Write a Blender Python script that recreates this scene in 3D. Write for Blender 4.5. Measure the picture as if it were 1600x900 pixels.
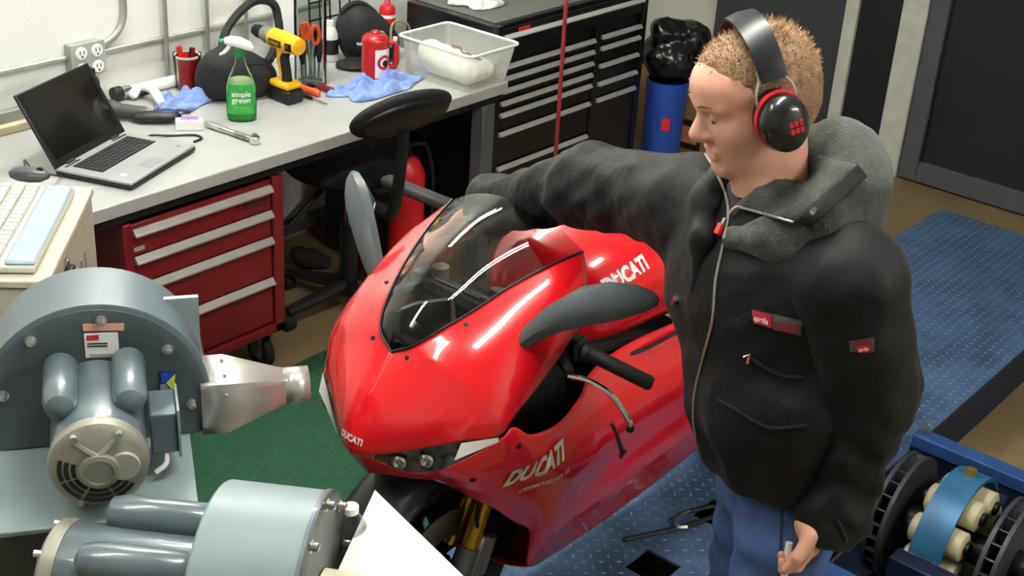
import bpy, bmesh, math, random
import numpy as np
from mathutils import Vector, Matrix
from mathutils.bvhtree import BVHTree
random.seed(7)
for o in list(bpy.data.objects): bpy.data.objects.remove(o)
SC = bpy.context.scene
COL = SC.collection

# ------------------------------------------------------------------ camera
FPX, YAW, PIT, ROL, CAMZ = 2129.0, math.radians(38.64), math.radians(26.56), math.radians(3.73), 2.475
_f = np.array([math.cos(YAW)*math.cos(PIT), math.sin(YAW)*math.cos(PIT), -math.sin(PIT)])
_r = np.array([math.sin(YAW), -math.cos(YAW), 0.0]); _u = np.cross(_r, _f)
_r2 = math.cos(ROL)*_r + math.sin(ROL)*_u; _u2 = -math.sin(ROL)*_r + math.cos(ROL)*_u
cam = bpy.data.cameras.new('camera'); cam.sensor_width = 36.0; cam.lens = FPX/1600*36; cam.clip_start = .05
camo = bpy.data.objects.new('camera', cam); COL.objects.link(camo)
camo.matrix_world = Matrix(((_r2[0], _u2[0], -_f[0], 0), (_r2[1], _u2[1], -_f[1], 0), (_r2[2], _u2[2], -_f[2], CAMZ), (0, 0, 0, 1)))
SC.camera = camo
SC.view_settings.view_transform = 'Standard'; SC.view_settings.look = 'None'
SC.view_settings.exposure = 0.42; SC.view_settings.gamma = 1.0; SC.view_settings.use_curve_mapping = False
W = bpy.data.worlds.new('world'); SC.world = W; W.use_nodes = True
W.node_tree.nodes['Background'].inputs[0].default_value = (.75, .8, .85, 1)
W.node_tree.nodes['Background'].inputs[1].default_value = 0.15
TUBE_W = 80.0          # emission of the fluorescent tubes

# surveying helpers: where the sight line through a photo point meets a plane of the room
def _ray(px, py): return _f + (px-800)/FPX*_r2 - (py-450)/FPX*_u2
def atz(px, py, z):
    d = _ray(px, py); return Vector(d*((z-CAMZ)/d[2])) + Vector((0, 0, CAMZ))
def aty(px, py, y):
    d = _ray(px, py); return Vector(d*(y/d[1])) + Vector((0, 0, CAMZ))
def atx(px, py, x):
    d = _ray(px, py); return Vector(d*(x/d[0])) + Vector((0, 0, CAMZ))
def atd(px, py, t): return Vector(_ray(px, py)*t) + Vector((0, 0, CAMZ))

# ------------------------------------------------------------------ materials
def lin(h):
    h = h.lstrip('#'); c = [int(h[i:i+2], 16)/255 for i in (0, 2, 4)]
    return tuple(x/12.92 if x <= .04045 else ((x+.055)/1.055)**2.4 for x in c)
MATS = {}
def mat(name, col, rough=.5, metal=0.0, var=.12, scale=12.0, bump=0.0, bscale=60.0, coat=0.0, alpha=1.0, trans=0.0, emit=0.0, detail=3.0, sheen=0.0, stretch=None, ior=1.45):
    if name in MATS: return MATS[name]
    m = bpy.data.materials.new(name); m.use_nodes = True; MATS[name] = m
    nt = m.node_tree; b = nt.nodes['Principled BSDF']
    c = lin(col) if isinstance(col, str) else col
    tc = nt.nodes.new('ShaderNodeTexCoord'); src = tc.outputs['Object']
    if stretch:
        mp = nt.nodes.new('ShaderNodeMapping'); mp.inputs['Scale'].default_value = stretch
        nt.links.new(src, mp.inputs[0]); src = mp.outputs[0]
    n = nt.nodes.new('ShaderNodeTexNoise'); n.inputs['Scale'].default_value = scale; n.inputs['Detail'].default_value = detail
    nt.links.new(src, n.inputs['Vector'])
    r = nt.nodes.new('ShaderNodeValToRGB')
    r.color_ramp.elements[0].position = .3; r.color_ramp.elements[1].position = .7
    r.color_ramp.elements[0].color = tuple(x*(1-var) for x in c)+(1,)
    r.color_ramp.elements[1].color = tuple(min(1, x*(1+var)) for x in c)+(1,)
    nt.links.new(n.outputs[0], r.inputs[0]); nt.links.new(r.outputs[0], b.inputs['Base Color'])
    b.inputs['Roughness'].default_value = rough; b.inputs['Metallic'].default_value = metal
    b.inputs['Coat Weight'].default_value = coat; b.inputs['Coat Roughness'].default_value = .05
    b.inputs['Alpha'].default_value = alpha; b.inputs['Transmission Weight'].default_value = trans; b.inputs['IOR'].default_value = ior
    b.inputs['Sheen Weight'].default_value = sheen
    if emit: b.inputs['Emission Color'].default_value = c+(1,); b.inputs['Emission Strength'].default_value = emit
    if bump:
        n2 = nt.nodes.new('ShaderNodeTexNoise'); n2.inputs['Scale'].default_value = bscale; n2.inputs['Detail'].default_value = 4
        nt.links.new(src, n2.inputs['Vector'])
        bp = nt.nodes.new('ShaderNodeBump'); bp.inputs['Strength'].default_value = bump; bp.inputs['Distance'].default_value = .01
        nt.links.new(n2.outputs[0], bp.inputs['Height']); nt.links.new(bp.outputs[0], b.inputs['Normal'])
    return m
def clear_mat(name, tint, spec=.08, rough=.03, ior=1.45):
    """thin clear sheet: tinted see-through with a glossy reflection that grows at grazing angles"""
    if name in MATS: return MATS[name]
    m = bpy.data.materials.new(name); m.use_nodes = True; MATS[name] = m; nt = m.node_tree
    for n in list(nt.nodes): nt.nodes.remove(n)
    o = nt.nodes.new('ShaderNodeOutputMaterial'); mx = nt.nodes.new('ShaderNodeMixShader')
    t = nt.nodes.new('ShaderNodeBsdfTransparent'); g = nt.nodes.new('ShaderNodeBsdfGlossy'); fr = nt.nodes.new('ShaderNodeFresnel')
    t.inputs[0].default_value = tuple(tint)+(1,); g.inputs['Roughness'].default_value = rough; g.inputs[0].default_value = (1, 1, 1, 1)
    fr.inputs[0].default_value = ior
    nt.links.new(fr.outputs[0], mx.inputs[0]); nt.links.new(t.outputs[0], mx.inputs[1]); nt.links.new(g.outputs[0], mx.inputs[2]); nt.links.new(mx.outputs[0], o.inputs[0])
    return m

# ------------------------------------------------------------------ mesh builder
def basis(d):
    d = Vector(d).normalized(); a = Vector((0, 0, 1)) if abs(d.z) < .95 else Vector((1, 0, 0))
    u = a.cross(d).normalized(); return u, d.cross(u), d
class MB:
    def __init__(s): s.v = []; s.f = []
    def add(s, vs, fs):
        n = len(s.v); s.v += [tuple(v) for v in vs]; s.f += [tuple(i+n for i in f) for f in fs]; return s
    def box(s, c, sz, rz=0, M=None):
        x, y, z = (q/2 for q in sz); R = M if M is not None else Matrix.Rotation(rz, 3, 'Z'); c = Vector(c)
        P = [(-x, -y, -z), (x, -y, -z), (x, y, -z), (-x, y, -z), (-x, -y, z), (x, -y, z), (x, y, z), (-x, y, z)]
        return s.add([c + R @ Vector(p) for p in P], [(0, 3, 2, 1), (4, 5, 6, 7), (0, 1, 5, 4), (1, 2, 6, 5), (2, 3, 7, 6), (3, 0, 4, 7)])
    def bb(s, lo, hi): return s.box([(a+b)/2 for a, b in zip(lo, hi)], [abs(b-a) for a, b in zip(lo, hi)])
    def rings(s, rings, cap=True, closed=False):
        n = len(rings[0]); vs = [p for r in rings for p in r]; fs = []
        m = len(rings)
        for i in range(m if closed else m-1):
            for j in range(n):
                a, b = i*n, ((i+1) % m)*n; fs.append((a+j, a+(j+1) % n, b+(j+1) % n, b+j))
        if cap and not closed: fs += [tuple(range(n))[::-1], tuple((m-1)*n+k for k in range(n))]
        return s.add(vs, fs)
    def cyl(s, a, b, r0, r1=None, n=20, cap=True):
        r1 = r0 if r1 is None else r1; a, b = Vector(a), Vector(b); u, v, d = basis(b-a)
        return s.rings([[p + (u*math.cos(t)+v*math.sin(t))*r for t in [2*math.pi*k/n for k in range(n)]] for p, r in ((a, r0), (b, r1))], cap)
    def lathe(s, o, axis, prof, n=28, cap=True, sx=1.0, rot=0.0):
        o = Vector(o); u, v, d = basis(axis)
        return s.rings([[o + d*h + u*math.cos(t+rot)*r*sx + v*math.sin(t+rot)*r for t in [2*math.pi*k/n for k in range(n)]] for r, h in prof], cap)
    def tube(s, pts, r, n=8, closed=False, cap=True):
        P = [Vector(p) for p in pts]; rs = r if isinstance(r, (list, tuple)) else [r]*len(P); R = []; u = None
        for i, p in enumerate(P):
            t = (P[(i+1) % len(P)] if closed or i < len(P)-1 else p) - (P[i-1] if closed or i > 0 else p)
            t.normalize()
            if u is None: u, _, _ = basis(t)
            u = (u - t*u.dot(t)).normalized(); v = t.cross(u)
            R.append([p + (u*math.cos(a)+v*math.sin(a))*rs[i] for a in [2*math.pi*k/n for k in range(n)]])
        return s.rings(R, cap, closed)
    def prism(s, poly, h, M=None, o=(0, 0, 0)):
        """poly (x,y) extruded h along z, then placed by M and o"""
        M = M or Matrix.Identity(3); o = Vector(o); n = len(poly)
        vs = [o + M @ Vector((x, y, 0)) for x, y in poly] + [o + M @ Vector((x, y, h)) for x, y in poly]
        return s.add(vs, [tuple(range(n))[::-1], tuple(range(n, 2*n))] + [(i, (i+1) % n, n+(i+1) % n, n+i) for i in range(n)])
    def ball(s, c, r, n=14, m=9):
        r = r if isinstance(r, (list, tuple)) else (r, r, r); c = Vector(c); R = []
        for i in range(1, m):
            t = math.pi*i/m; R.append([c + Vector((r[0]*math.sin(t)*math.cos(a), r[1]*math.sin(t)*math.sin(a), -r[2]*math.cos(t))) for a in [2*math.pi*k/n for k in range(n)]])
        return s.rings(R)
    def grid(s, G):
        m, n = len(G), len(G[0])
        return s.add([p for r in G for p in r], [(i*n+j, i*n+j+1, (i+1)*n+j+1, (i+1)*n+j) for i in range(m-1) for j in range(n-1)])
def link(o, parent=None):
    COL.objects.link(o)
    if parent is not None: o.parent = parent
    return o
def build(name, mb, m, parent=None, bevel=0, ang=35, solid=0, off=None, kind=None, flip=False):
    """one mesh object; off: world origin that the vertices are taken relative to"""
    me = bpy.data.meshes.new(name); V = mb.v
    if off is not None: V = [(x-off[0], y-off[1], z-off[2]) for x, y, z in V]
    me.from_pydata(V, [], mb.f); me.update()
    bm = bmesh.new(); bm.from_mesh(me); bmesh.ops.recalc_face_normals(bm, faces=bm.faces)
    if flip: bmesh.ops.reverse_faces(bm, faces=bm.faces)
    bm.to_mesh(me); bm.free()
    me.materials.append(m); me.shade_smooth(); me.set_sharp_from_angle(angle=math.radians(ang))
    o = link(bpy.data.objects.new(name, me), parent)
    if solid:
        q = o.modifiers.new('thick', 'SOLIDIFY'); q.thickness = solid; q.offset = -1
    if bevel:
        q = o.modifiers.new('edge', 'BEVEL'); q.width = bevel; q.segments = 2; q.limit_method = 'ANGLE'; q.angle_limit = math.radians(40)
    if kind: o['kind'] = kind
    return o
def tag(o, label, cat, group=None):
    o['label'] = label; o['category'] = cat
    if group: o['group'] = group
    return o
def thing(name, label, cat, loc=(0, 0, 0), rz=0, group=None):
    o = bpy.data.objects.new(name, None); o.empty_display_size = .05; COL.objects.link(o)
    o.location = loc; o.rotation_euler = (0, 0, rz)
    return tag(o, label, cat, group)
def struct(name, mb, m, label=None, bevel=0, **k):
    o = build(name, mb, m, bevel=bevel, **k); o['kind'] = 'structure'
    if label: o['label'] = label; o['category'] = name.split('_')[0]
    return o
class Kit:
    """a thing at a base point; parts are given in world coordinates and stored relative to it"""
    def __init__(s, name, label, cat, base, group=None):
        s.base = Vector(base); s.root = thing(name, label, cat, base, 0, group)
    def part(s, name, mb, m, parent=None, **k):
        return build(name, mb, m, parent if parent is not None else s.root, off=s.base, **k)
    def share(s, name, src, delta, parent=None):
        o = bpy.data.objects.new(name, src.data); link(o, parent if parent is not None else s.root); o.location = delta
        for q in src.modifiers:
            n = o.modifiers.new(q.name, q.type)
            if q.type == 'BEVEL': n.width = q.width; n.segments = 2; n.limit_method = 'ANGLE'; n.angle_limit = q.angle_limit
        return o

# flat lettering
def text_mb(s, origin, ud, vd, size, bold=0.0, shear=0.0, bvh=None, nd=None, lift=.0015, space=1.0, width=None):
    cu = bpy.data.curves.new('txt', 'FONT'); cu.body = s; cu.size = 1.0; cu.align_x = 'CENTER'; cu.align_y = 'CENTER'
    cu.shear = shear; cu.offset = bold; cu.space_character = space; cu.resolution_u = 3
    to = bpy.data.objects.new('txt', cu); COL.objects.link(to)
    dg = bpy.context.evaluated_depsgraph_get(); me = bpy.data.meshes.new_from_object(to.evaluated_get(dg))
    ud, vd = Vector(ud).normalized(), Vector(vd).normalized(); nd = Vector(nd) if nd is not None else ud.cross(vd); nd.normalize()
    xs = [v.co.x for v in me.vertices]; k = size if width is None else width/max(1e-6, max(xs)-min(xs))
    ks = size if width is None else size
    out = []
    for v in me.vertices:
        p = Vector(origin) + ud*(v.co.x*k) + vd*(v.co.y*ks)
        if bvh is not None:
            h = bvh.ray_cast(p + nd*.25, -nd)
            if h[0] is not None: p = h[0] + nd*lift
        else: p = p + nd*lift
        out.append(p)
    mb = MB().add(out, [tuple(f.vertices) for f in me.polygons])
    bpy.data.objects.remove(to); bpy.data.curves.remove(cu); bpy.data.meshes.remove(me)
    return mb
def bvh_of(mb): return BVHTree.FromPolygons([Vector(v) for v in mb.v], mb.f)

# smooth patch through a control net (Catmull-Rom both ways)
def cr(P, n):
    P = np.asarray(P, float); m = len(P); Q = np.concatenate([[2*P[0]-P[1]], P, [2*P[-1]-P[-2]]]); out = []
    for i in range(m-1):
        a, b, c, d = Q[i:i+4]
        for t in np.arange(n)/n: out.append(.5*((2*b)+(-a+c)*t+(2*a-5*b+4*c-d)*t*t+(-a+3*b-3*c+d)*t**3))
    out.append(P[-1]); return np.array(out)
def patch(net, nu=5, nv=5):
    A = np.array([cr(r, nv) for r in net]); return np.array([cr(A[:, j], nu) for j in range(A.shape[1])]).transpose(1, 0, 2)
def gridmb(G): return MB().grid([[tuple(p) for p in r] for r in G])

# implicit bodies: smooth union of tapered capsules and ellipsoids, meshed by surface nets
def sdf_mesh(prims, h, lo, hi, k=.03, disp=None, cuts=()):
    lo = np.array(lo, float); hi = np.array(hi, float); N = np.ceil((hi-lo)/h).astype(int)+1
    vol = np.full(N, .12, np.float32)
    ax = [lo[i]+h*np.arange(N[i]) for i in range(3)]
    for p in prims:
        kk = p.get('k', k); mg = kk + 3*h
        if p['t'] == 'cap':
            a, b = np.array(p['a'], float), np.array(p['b'], float); R = max(p['ra'], p['rb'])
            bl, bh = np.minimum(a, b)-R-mg, np.maximum(a, b)+R+mg
        else:
            c = np.array(p['c'], float); R = max(p['r']); bl, bh = c-R-mg, c+R+mg
        i0 = np.clip(np.floor((bl-lo)/h).astype(int), 0, N); i1 = np.clip(np.ceil((bh-lo)/h).astype(int)+1, 0, N)
        if (i1 <= i0).any(): continue
        X, Y, Z = np.meshgrid(ax[0][i0[0]:i1[0]], ax[1][i0[1]:i1[1]], ax[2][i0[2]:i1[2]], indexing='ij')
        if p['t'] == 'cap':
            d = b-a; L = max(1e-9, d@d); t = np.clip(((X-a[0])*d[0]+(Y-a[1])*d[1]+(Z-a[2])*d[2])/L, 0, 1)
            D = np.sqrt((X-a[0]-t*d[0])**2+(Y-a[1]-t*d[1])**2+(Z-a[2]-t*d[2])**2) - (p['ra']+(p['rb']-p['ra'])*t)
        else:
            M = p.get('M', np.eye(3)); r = p['r']; x, y, z = X-c[0], Y-c[1], Z-c[2]
            q = [(M[i][0]*x+M[i][1]*y+M[i][2]*z)/r[i] for i in range(3)]
            l = np.sqrt(q[0]**2+q[1]**2+q[2]**2); g = np.sqrt((q[0]/r[0])**2+(q[1]/r[1])**2+(q[2]/r[2])**2)
            D = l*(l-1)/np.maximum(g, 1e-6)
        S = vol[i0[0]:i1[0], i0[1]:i1[1], i0[2]:i1[2]]
        if p.get('sub'):
            D = -D; hh = np.clip(.5-.5*(S-D)/kk, 0, 1); S[...] = S+(D-S)*hh+kk*hh*(1-hh)
        else:
            hh = np.clip(.5+.5*(D-S)/kk, 0, 1); S[...] = D+(S-D)*hh-kk*hh*(1-hh)
    if disp is not None or cuts:
        near = np.nonzero(np.abs(vol) < .05); X, Y, Z = (ax[i][near[i]] for i in range(3))
        if disp is not None: vol[near] += disp(X, Y, Z)
        for n, d in cuts:
            X, Y, Z = np.meshgrid(*ax, indexing='ij'); np.maximum(vol, n[0]*X+n[1]*Y+n[2]*Z-d, out=vol)
    vol[0] = vol[-1] = .1; vol[:, 0] = vol[:, -1] = .1; vol[:, :, 0] = vol[:, :, -1] = .1
    s = vol < 0
    c8 = [s[i:N[0]-1+i, j:N[1]-1+j, q:N[2]-1+q] for i in (0, 1) for j in (0, 1) for q in (0, 1)]
    anyc = np.logical_or.reduce(c8); allc = np.logical_and.reduce(c8); cell = np.nonzero(anyc & ~allc)
    ids = np.full([n-1 for n in N], -1, np.int64); ids[cell] = np.arange(len(cell[0]))
    C = np.stack(cell, 1); acc = np.zeros((len(C), 3)); cnt = np.zeros(len(C))
    corners = [(i, j, q) for i in (0, 1) for j in (0, 1) for q in (0, 1)]
    for a in corners:
        for e in range(3):
            if a[e]: continue
            b = list(a); b[e] = 1
            va = vol[C[:, 0]+a[0], C[:, 1]+a[1], C[:, 2]+a[2]]; vb = vol[C[:, 0]+b[0], C[:, 1]+b[1], C[:, 2]+b[2]]
            m = (va < 0) != (vb < 0); t = np.where(m, va/np.where(m, va-vb, 1), 0)
            pnt = np.array(a, float)[None]+t[:, None]*(np.array(b)-np.array(a))[None]
            acc[m] += pnt[m]; cnt[m] += 1
    V = lo+(C+acc/np.maximum(cnt, 1)[:, None])*h; F = []
    for e in range(3):
        o1, o2 = [(1, 2), (2, 0), (0, 1)][e]
        sa = np.take(s, range(0, N[e]-1), e); sb = np.take(s, range(1, N[e]), e); E = np.stack(np.nonzero(sa != sb), 1)
        E = E[(E[:, o1] > 0) & (E[:, o2] > 0) & (E[:, o1] < N[o1]-1) & (E[:, o2] < N[o2]-1)]
        ins = s[E[:, 0], E[:, 1], E[:, 2]]; u1 = np.eye(3, dtype=int)[o1]; u2 = np.eye(3, dtype=int)[o2]
        q = np.stack([ids[tuple((E-d).T)] for d in (u1*0, u1, u1+u2, u2)], 1)
        q[~ins] = q[~ins][:, ::-1]; F.append(q)
    mb = MB(); mb.v = [tuple(v) for v in V.tolist()]; mb.f = [tuple(f) for f in np.concatenate(F).tolist()]
    return mb
def cap(a, b, ra, rb=None, **k): return dict(t='cap', a=tuple(a), b=tuple(b), ra=ra, rb=ra if rb is None else rb, **k)
def ell(c, r, M=None, **k):
    d = dict(t='ell', c=tuple(c), r=tuple(r), **k)
    if M is not None: d['M'] = M
    return d
def wob(X, Y, Z, s, seed=0):
    r = np.random.RandomState(seed); o = 0
    for i in range(6):
        d = r.normal(size=3); d /= np.linalg.norm(d); o = o+np.sin((X*d[0]+Y*d[1]+Z*d[2])*s*(1+.35*i)+r.rand()*6)/(1+.5*i)
    return o/3

# ------------------------------------------------------------------ palette
WHITE = mat('white_paint', '#e9ebe4', .6, var=.03, scale=3, bump=.05, bscale=90)
GALV = mat('galvanised_steel', '#b4b6b0', .4, .75, var=.12, scale=25)
CHROME = mat('chrome', '#d8d8d8', .12, 1.0, var=.03)
STEEL = mat('brushed_steel', '#9a9b98', .35, .9, var=.15, scale=30)
BLACK = mat('black_plastic', '#141416', .42, var=.1)
RUBBER = mat('black_rubber', '#101011', .75, var=.2, bump=.1)
DKMETAL = mat('dark_metal', '#1d1e20', .45, .5, var=.2)
RED = mat('red_bike_paint', '#dc1420', .22, var=.02, coat=.9)
TOOLRED = mat('red_cabinet_enamel', '#6c1017', .38, var=.05, scale=6, coat=.25)
DKRED = mat('dark_red_enamel', '#5e0f16', .4, var=.08)
BLOWER = mat('blue_grey_enamel', '#56636a', .38, var=.07, scale=7, coat=.2)
BLOWERL = mat('pale_blue_grey_enamel', '#7f8e8f', .42, var=.08, scale=7)
CREAM = mat('cream_plastic', '#d9d5b8', .5, var=.06)
PAPER = mat('white_paper', '#f1f1ee', .75, var=.02)
GREYPL = mat('grey_plastic', '#6f7374', .45, var=.06)
ORANGE = mat('orange_plastic', '#ee5a26', .4, var=.06)
REDPL = mat('red_plastic', '#c81c22', .38, var=.06)
YELLOW = mat('yellow_plastic', '#e9b219', .42, var=.06)
TOWEL = mat('blue_shop_towel', '#7f9ad6', .9, var=.16, scale=30, bump=.4, bscale=160, sheen=.3)
NYLON = mat('black_nylon', '#17181a', .7, var=.3, scale=40, bump=.35, bscale=220)
PRINTW = mat('white_print', '#f2f0ec', .6, var=.01)
PRINTR = mat('red_print', '#c01e26', .6, var=.02)
PRINTK = mat('black_print', '#151515', .6, var=.02)
PRINTG = mat('grey_print', '#8c8c88', .6, var=.02)
PLATEBLUE = mat('blue_plate_paint', '#465f80', .5, .3, var=.35, scale=9, bump=.15, bscale=40)
FRAMEBLUE = mat('dark_blue_steel', '#16233f', .5, .3, var=.3, scale=12)
BEAMBLUE = mat('blue_steel', '#2d4f88', .45, .2, var=.2, scale=10)
GLASSC = clear_mat('clear_glass', (.88, .91, .9), ior=1.2, rough=.08)
PLASTC = clear_mat('clear_plastic', (.9, .93, .9), ior=1.25, rough=.15)
# ------------------------------------------------------------------ the room
XR, YB, CEIL = 6.3, 4.07, 3.15
FLOOR = mat('brown_concrete', '#7d6a4c', .5, var=.22, scale=2.2, bump=.12, bscale=30, detail=8)
struct('floor', MB().bb((-1.6, -2.2, -.1), (XR+.2, YB+.2, 0)), FLOOR, 'brown stained concrete workshop floor')
struct('wall_back', MB().bb((-1.6, YB, 0), (XR, YB+.15, CEIL)), WHITE, 'white painted wall behind the workbench')
struct('wall_right', MB().bb((XR, -2.2, 0), (XR+.15, YB, CEIL)), mat('off_white_wall', '#c9cac2', .65, var=.04, scale=3), 'off-white end wall with tall dark panels')
WALLF = mat('far_side_wall_paint', '#bfbfb8', .7, var=.04)
struct('wall_left', MB().bb((-1.75, -2.2, 0), (-1.6, YB, CEIL)), WALLF, 'plain pale wall out of view, behind the blowers')
struct('wall_front', MB().bb((-1.6, -2.35, 0), (XR, -2.2, CEIL)), WALLF, 'plain pale wall behind the viewer')
struct('ceiling', MB().bb((-1.6, -2.2, CEIL), (XR, YB, CEIL+.1)), mat('ceiling_paint', '#d5d5cf', .8, var=.03), 'pale workshop ceiling carrying fluorescent fittings')
struct('baseboard_back', MB().bb((-1.6, YB-.012, 0), (XR, YB, .09)), mat('grey_baseboard', '#8f8c80', .6), 'low grey skirting along the white wall', bevel=.003)

# door wall: dark panels, white trims, grey framed door
DPAN = mat('charcoal_panel', '#38393d', .55, var=.05, scale=3)
DPAN2 = mat('black_panel', '#191a1e', .5, var=.05, scale=3)
DFRM = mat('grey_door_frame', '#4d4d53', .5, var=.05)
TRIMW = mat('scuffed_white_trim', '#c6c8be', .6, var=.1, scale=14, detail=8)
struct('door_1', MB().bb((XR-.03, 2.99, .02), (XR, 3.74, 2.4)), DPAN, 'flat charcoal door panel behind the man, beside the cardboard boxes', bevel=.004)
struct('door_2', MB().bb((XR-.03, 2.69, .11), (XR, 2.92, 2.4)), DPAN2, 'narrow black panel between two white trims', bevel=.004)
d3 = struct('door_3', MB().bb((XR-.02, .6, .01), (XR-.006, 2.55, 2.4)), DPAN2, 'wide black panelled door in a grey frame')
for nm, lo, hi in (('door_stile', (XR-.05, 2.46, .01), (XR-.02, 2.555, 2.4)), ('door_rail', (XR-.05, .6, .01), (XR-.02, 2.46, .115)), ('door_stile', (XR-.05, .6, .115), (XR-.02, .7, 2.4)), ('door_rail', (XR-.05, .7, 2.3), (XR-.02, 2.46, 2.4))):
    build(nm, MB().bb(lo, hi), DFRM, d3, bevel=.004)
struct('trim_1', MB().bb((XR-.05, 2.92, 0), (XR, 2.99, 2.45)), TRIMW, 'slim white upright trim between the charcoal and black panels', bevel=.004)
struct('trim_2', MB().bb((XR-.06, 2.56, 0), (XR, 2.69, 2.45)), TRIMW, 'broad scuffed white post beside the grey framed door', bevel=.005)
struct('trim_3', MB().bb((XR-.045, 2.69, 0), (XR, 2.92, .11)), TRIMW, 'short white kick strip under the narrow black panel', bevel=.004)
kb = Kit('door_knob', 'chrome rounded knob low on the narrow black panel, just past the hood', 'knob', (XR-.03, 2.745, .15))
kb.part('stem', MB().cyl((XR-.03, 2.745, .15), (XR-.07, 2.745, .15), .014), CHROME)
kb.part('ball', MB().lathe((XR-.06, 2.745, .15), (-1, 0, 0), [(.012, 0), (.036, .01), (.045, .035), (.038, .06), (.015, .075)]), CHROME)

# ceiling fittings with fluorescent tubes (above the frame)
def fitting(x, y, ln, label, power=1.0):
    TUBEM = mat('fluorescent_tube_glow_%d' % (power*100), (1.0, .985, .94), .5, var=0, emit=TUBE_W*power)
    k = Kit('ceiling_light', label, 'light', (x, y, CEIL-.02), 'fluorescent ceiling fittings')
    k.part('housing', MB().bb((x-ln/2, y-.13, CEIL-.06), (x+ln/2, y+.13, CEIL)), WHITE, bevel=.01)
    for s in (-1, 1):
        t = k.part('tube', MB().cyl((x-ln/2+.03, y+s*.06, CEIL-.085), (x+ln/2-.03, y+s*.06, CEIL-.085), .018, n=14), TUBEM)
        k.part('tube_holder', MB().bb((x-ln/2, y+s*.06-.02, CEIL-.11), (x-ln/2+.03, y+s*.06+.02, CEIL-.06)).bb((x+ln/2-.03, y+s*.06-.02, CEIL-.11), (x+ln/2, y+s*.06+.02, CEIL-.06)), WHITE, t)
fitting(2.9, 3.5, 1.5, 'twin tube fluorescent fitting on the ceiling above the workbench', 1.3)
fitting(1.9, 1.3, 1.5, 'twin tube fluorescent fitting on the ceiling above the motorcycle nose')
fitting(0.4, 2.3, 1.5, 'twin tube fluorescent fitting on the ceiling above the blowers', .5)
fitting(2.6, -1.2, 1.5, 'added twin tube fill fitting on the ceiling behind the viewer', 1.0)  # added fill lamp, brightens the wall under the bench and front faces

# green mat
GREEN = mat('green_carpet', '#1d4a34', .95, var=.25, scale=60, bump=.5, bscale=300)
tag(build('floor_mat', MB().bb((.2, 1.95, 0), (2.98, 3.22, .012)), GREEN, bevel=.004), 'dark green carpet mat lying on the floor by the red cabinet', 'mat')

# ------------------------------------------------------------------ conduit and socket box on the white wall
CY = YB-.014
def pipe(name, pts, r, label, cat='pipe', m=GALV, group=None, n=10):
    return tag(build(name, MB().tube(pts, r, n), m), label, cat, group)
def arc(c, r, a0, a1, n=8):   # in the wall plane (x,z)
    return [(c[0]+r*math.cos(math.radians(a0+(a1-a0)*i/n)), CY, c[1]+r*math.sin(math.radians(a0+(a1-a0)*i/n))) for i in range(n+1)]
pipe('conduit', [(1.0, CY, .991), (2.545, CY, .991)], .012, 'galvanised conduit running along the wall above the laptop screen, into the socket box')
pipe('conduit', [(2.66, CY, .985), (3.75, CY, .985)], .012, 'galvanised conduit running along the wall from the socket box behind the spray bottle')
pipe('conduit', [(2.66, CY, 1.015)]+arc((2.67, 1.125), .11, -90, 0)+[(2.78, CY, 2.9)], .012, 'bent galvanised conduit curving up the wall from the socket box')
pipe('conduit', [(2.938, CY-.02, .83), (2.938, CY-.02, 2.9)], .009, 'upright thin conduit on the wall left of the red cup', m=GALV)
pipe('conduit', [(3.125, CY-.02, .83), (3.125, CY-.02, 2.9)], .009, 'upright thin conduit on the wall behind the red cup and black bag', m=GALV)
pipe('conduit', [(3.31, CY-.02, .83), (3.31, CY-.02, 2.9)], .009, 'upright thin conduit on the wall above the power drill', m=GALV)
k = Kit('socket_box', 'grey steel four-socket outlet box on the wall behind the laptop', 'outlet', (2.6, YB, .93))
k.part('box', MB().bb((2.535, YB-.05, .93), (2.66, YB, 1.04)), mat('grey_box', '#a5a7a2', .5, .3, var=.06), bevel=.006)
k.part('cover_plate', MB().bb((2.53, YB-.055, .926), (2.665, YB-.048, 1.044)), mat('grey_box_cover', '#b3b5ae', .45, .3, var=.05), bevel=.002)
for ix, iz in ((2.567, 1.012), (2.63, 1.012), (2.567, .955), (2.63, .955)):
    s = k.part('socket', MB().cyl((ix, YB-.05, iz), (ix, YB-.062, iz), .022, n=18), PAPER, bevel=.002)
    k.part('slots', MB().bb((ix-.009, YB-.0635, iz-.002), (ix-.006, YB-.061, iz+.01)).bb((ix+.006, YB-.0635, iz-.002), (ix+.009, YB-.061, iz+.01)).bb((ix-.003, YB-.0635, iz-.014), (ix+.003, YB-.061, iz-.008)), PRINTK, s)
k = Kit('power_plug', 'black power plug pushed into the socket box with its cord hanging behind the laptop', 'plug', (2.567, YB-.07, .94))
k.part('body', MB().bb((2.55, YB-.11, .94), (2.585, YB-.062, .97)), BLACK, bevel=.006)
k.part('cord', MB().tube([tuple(p) for p in cr([(2.567, YB-.11, .955), (2.565, YB-.15, .94), (2.56, YB-.16, .88), (2.56, YB-.2, .832), (2.5, YB-.3, .83)], 5)], .004, 6), BLACK)

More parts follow.
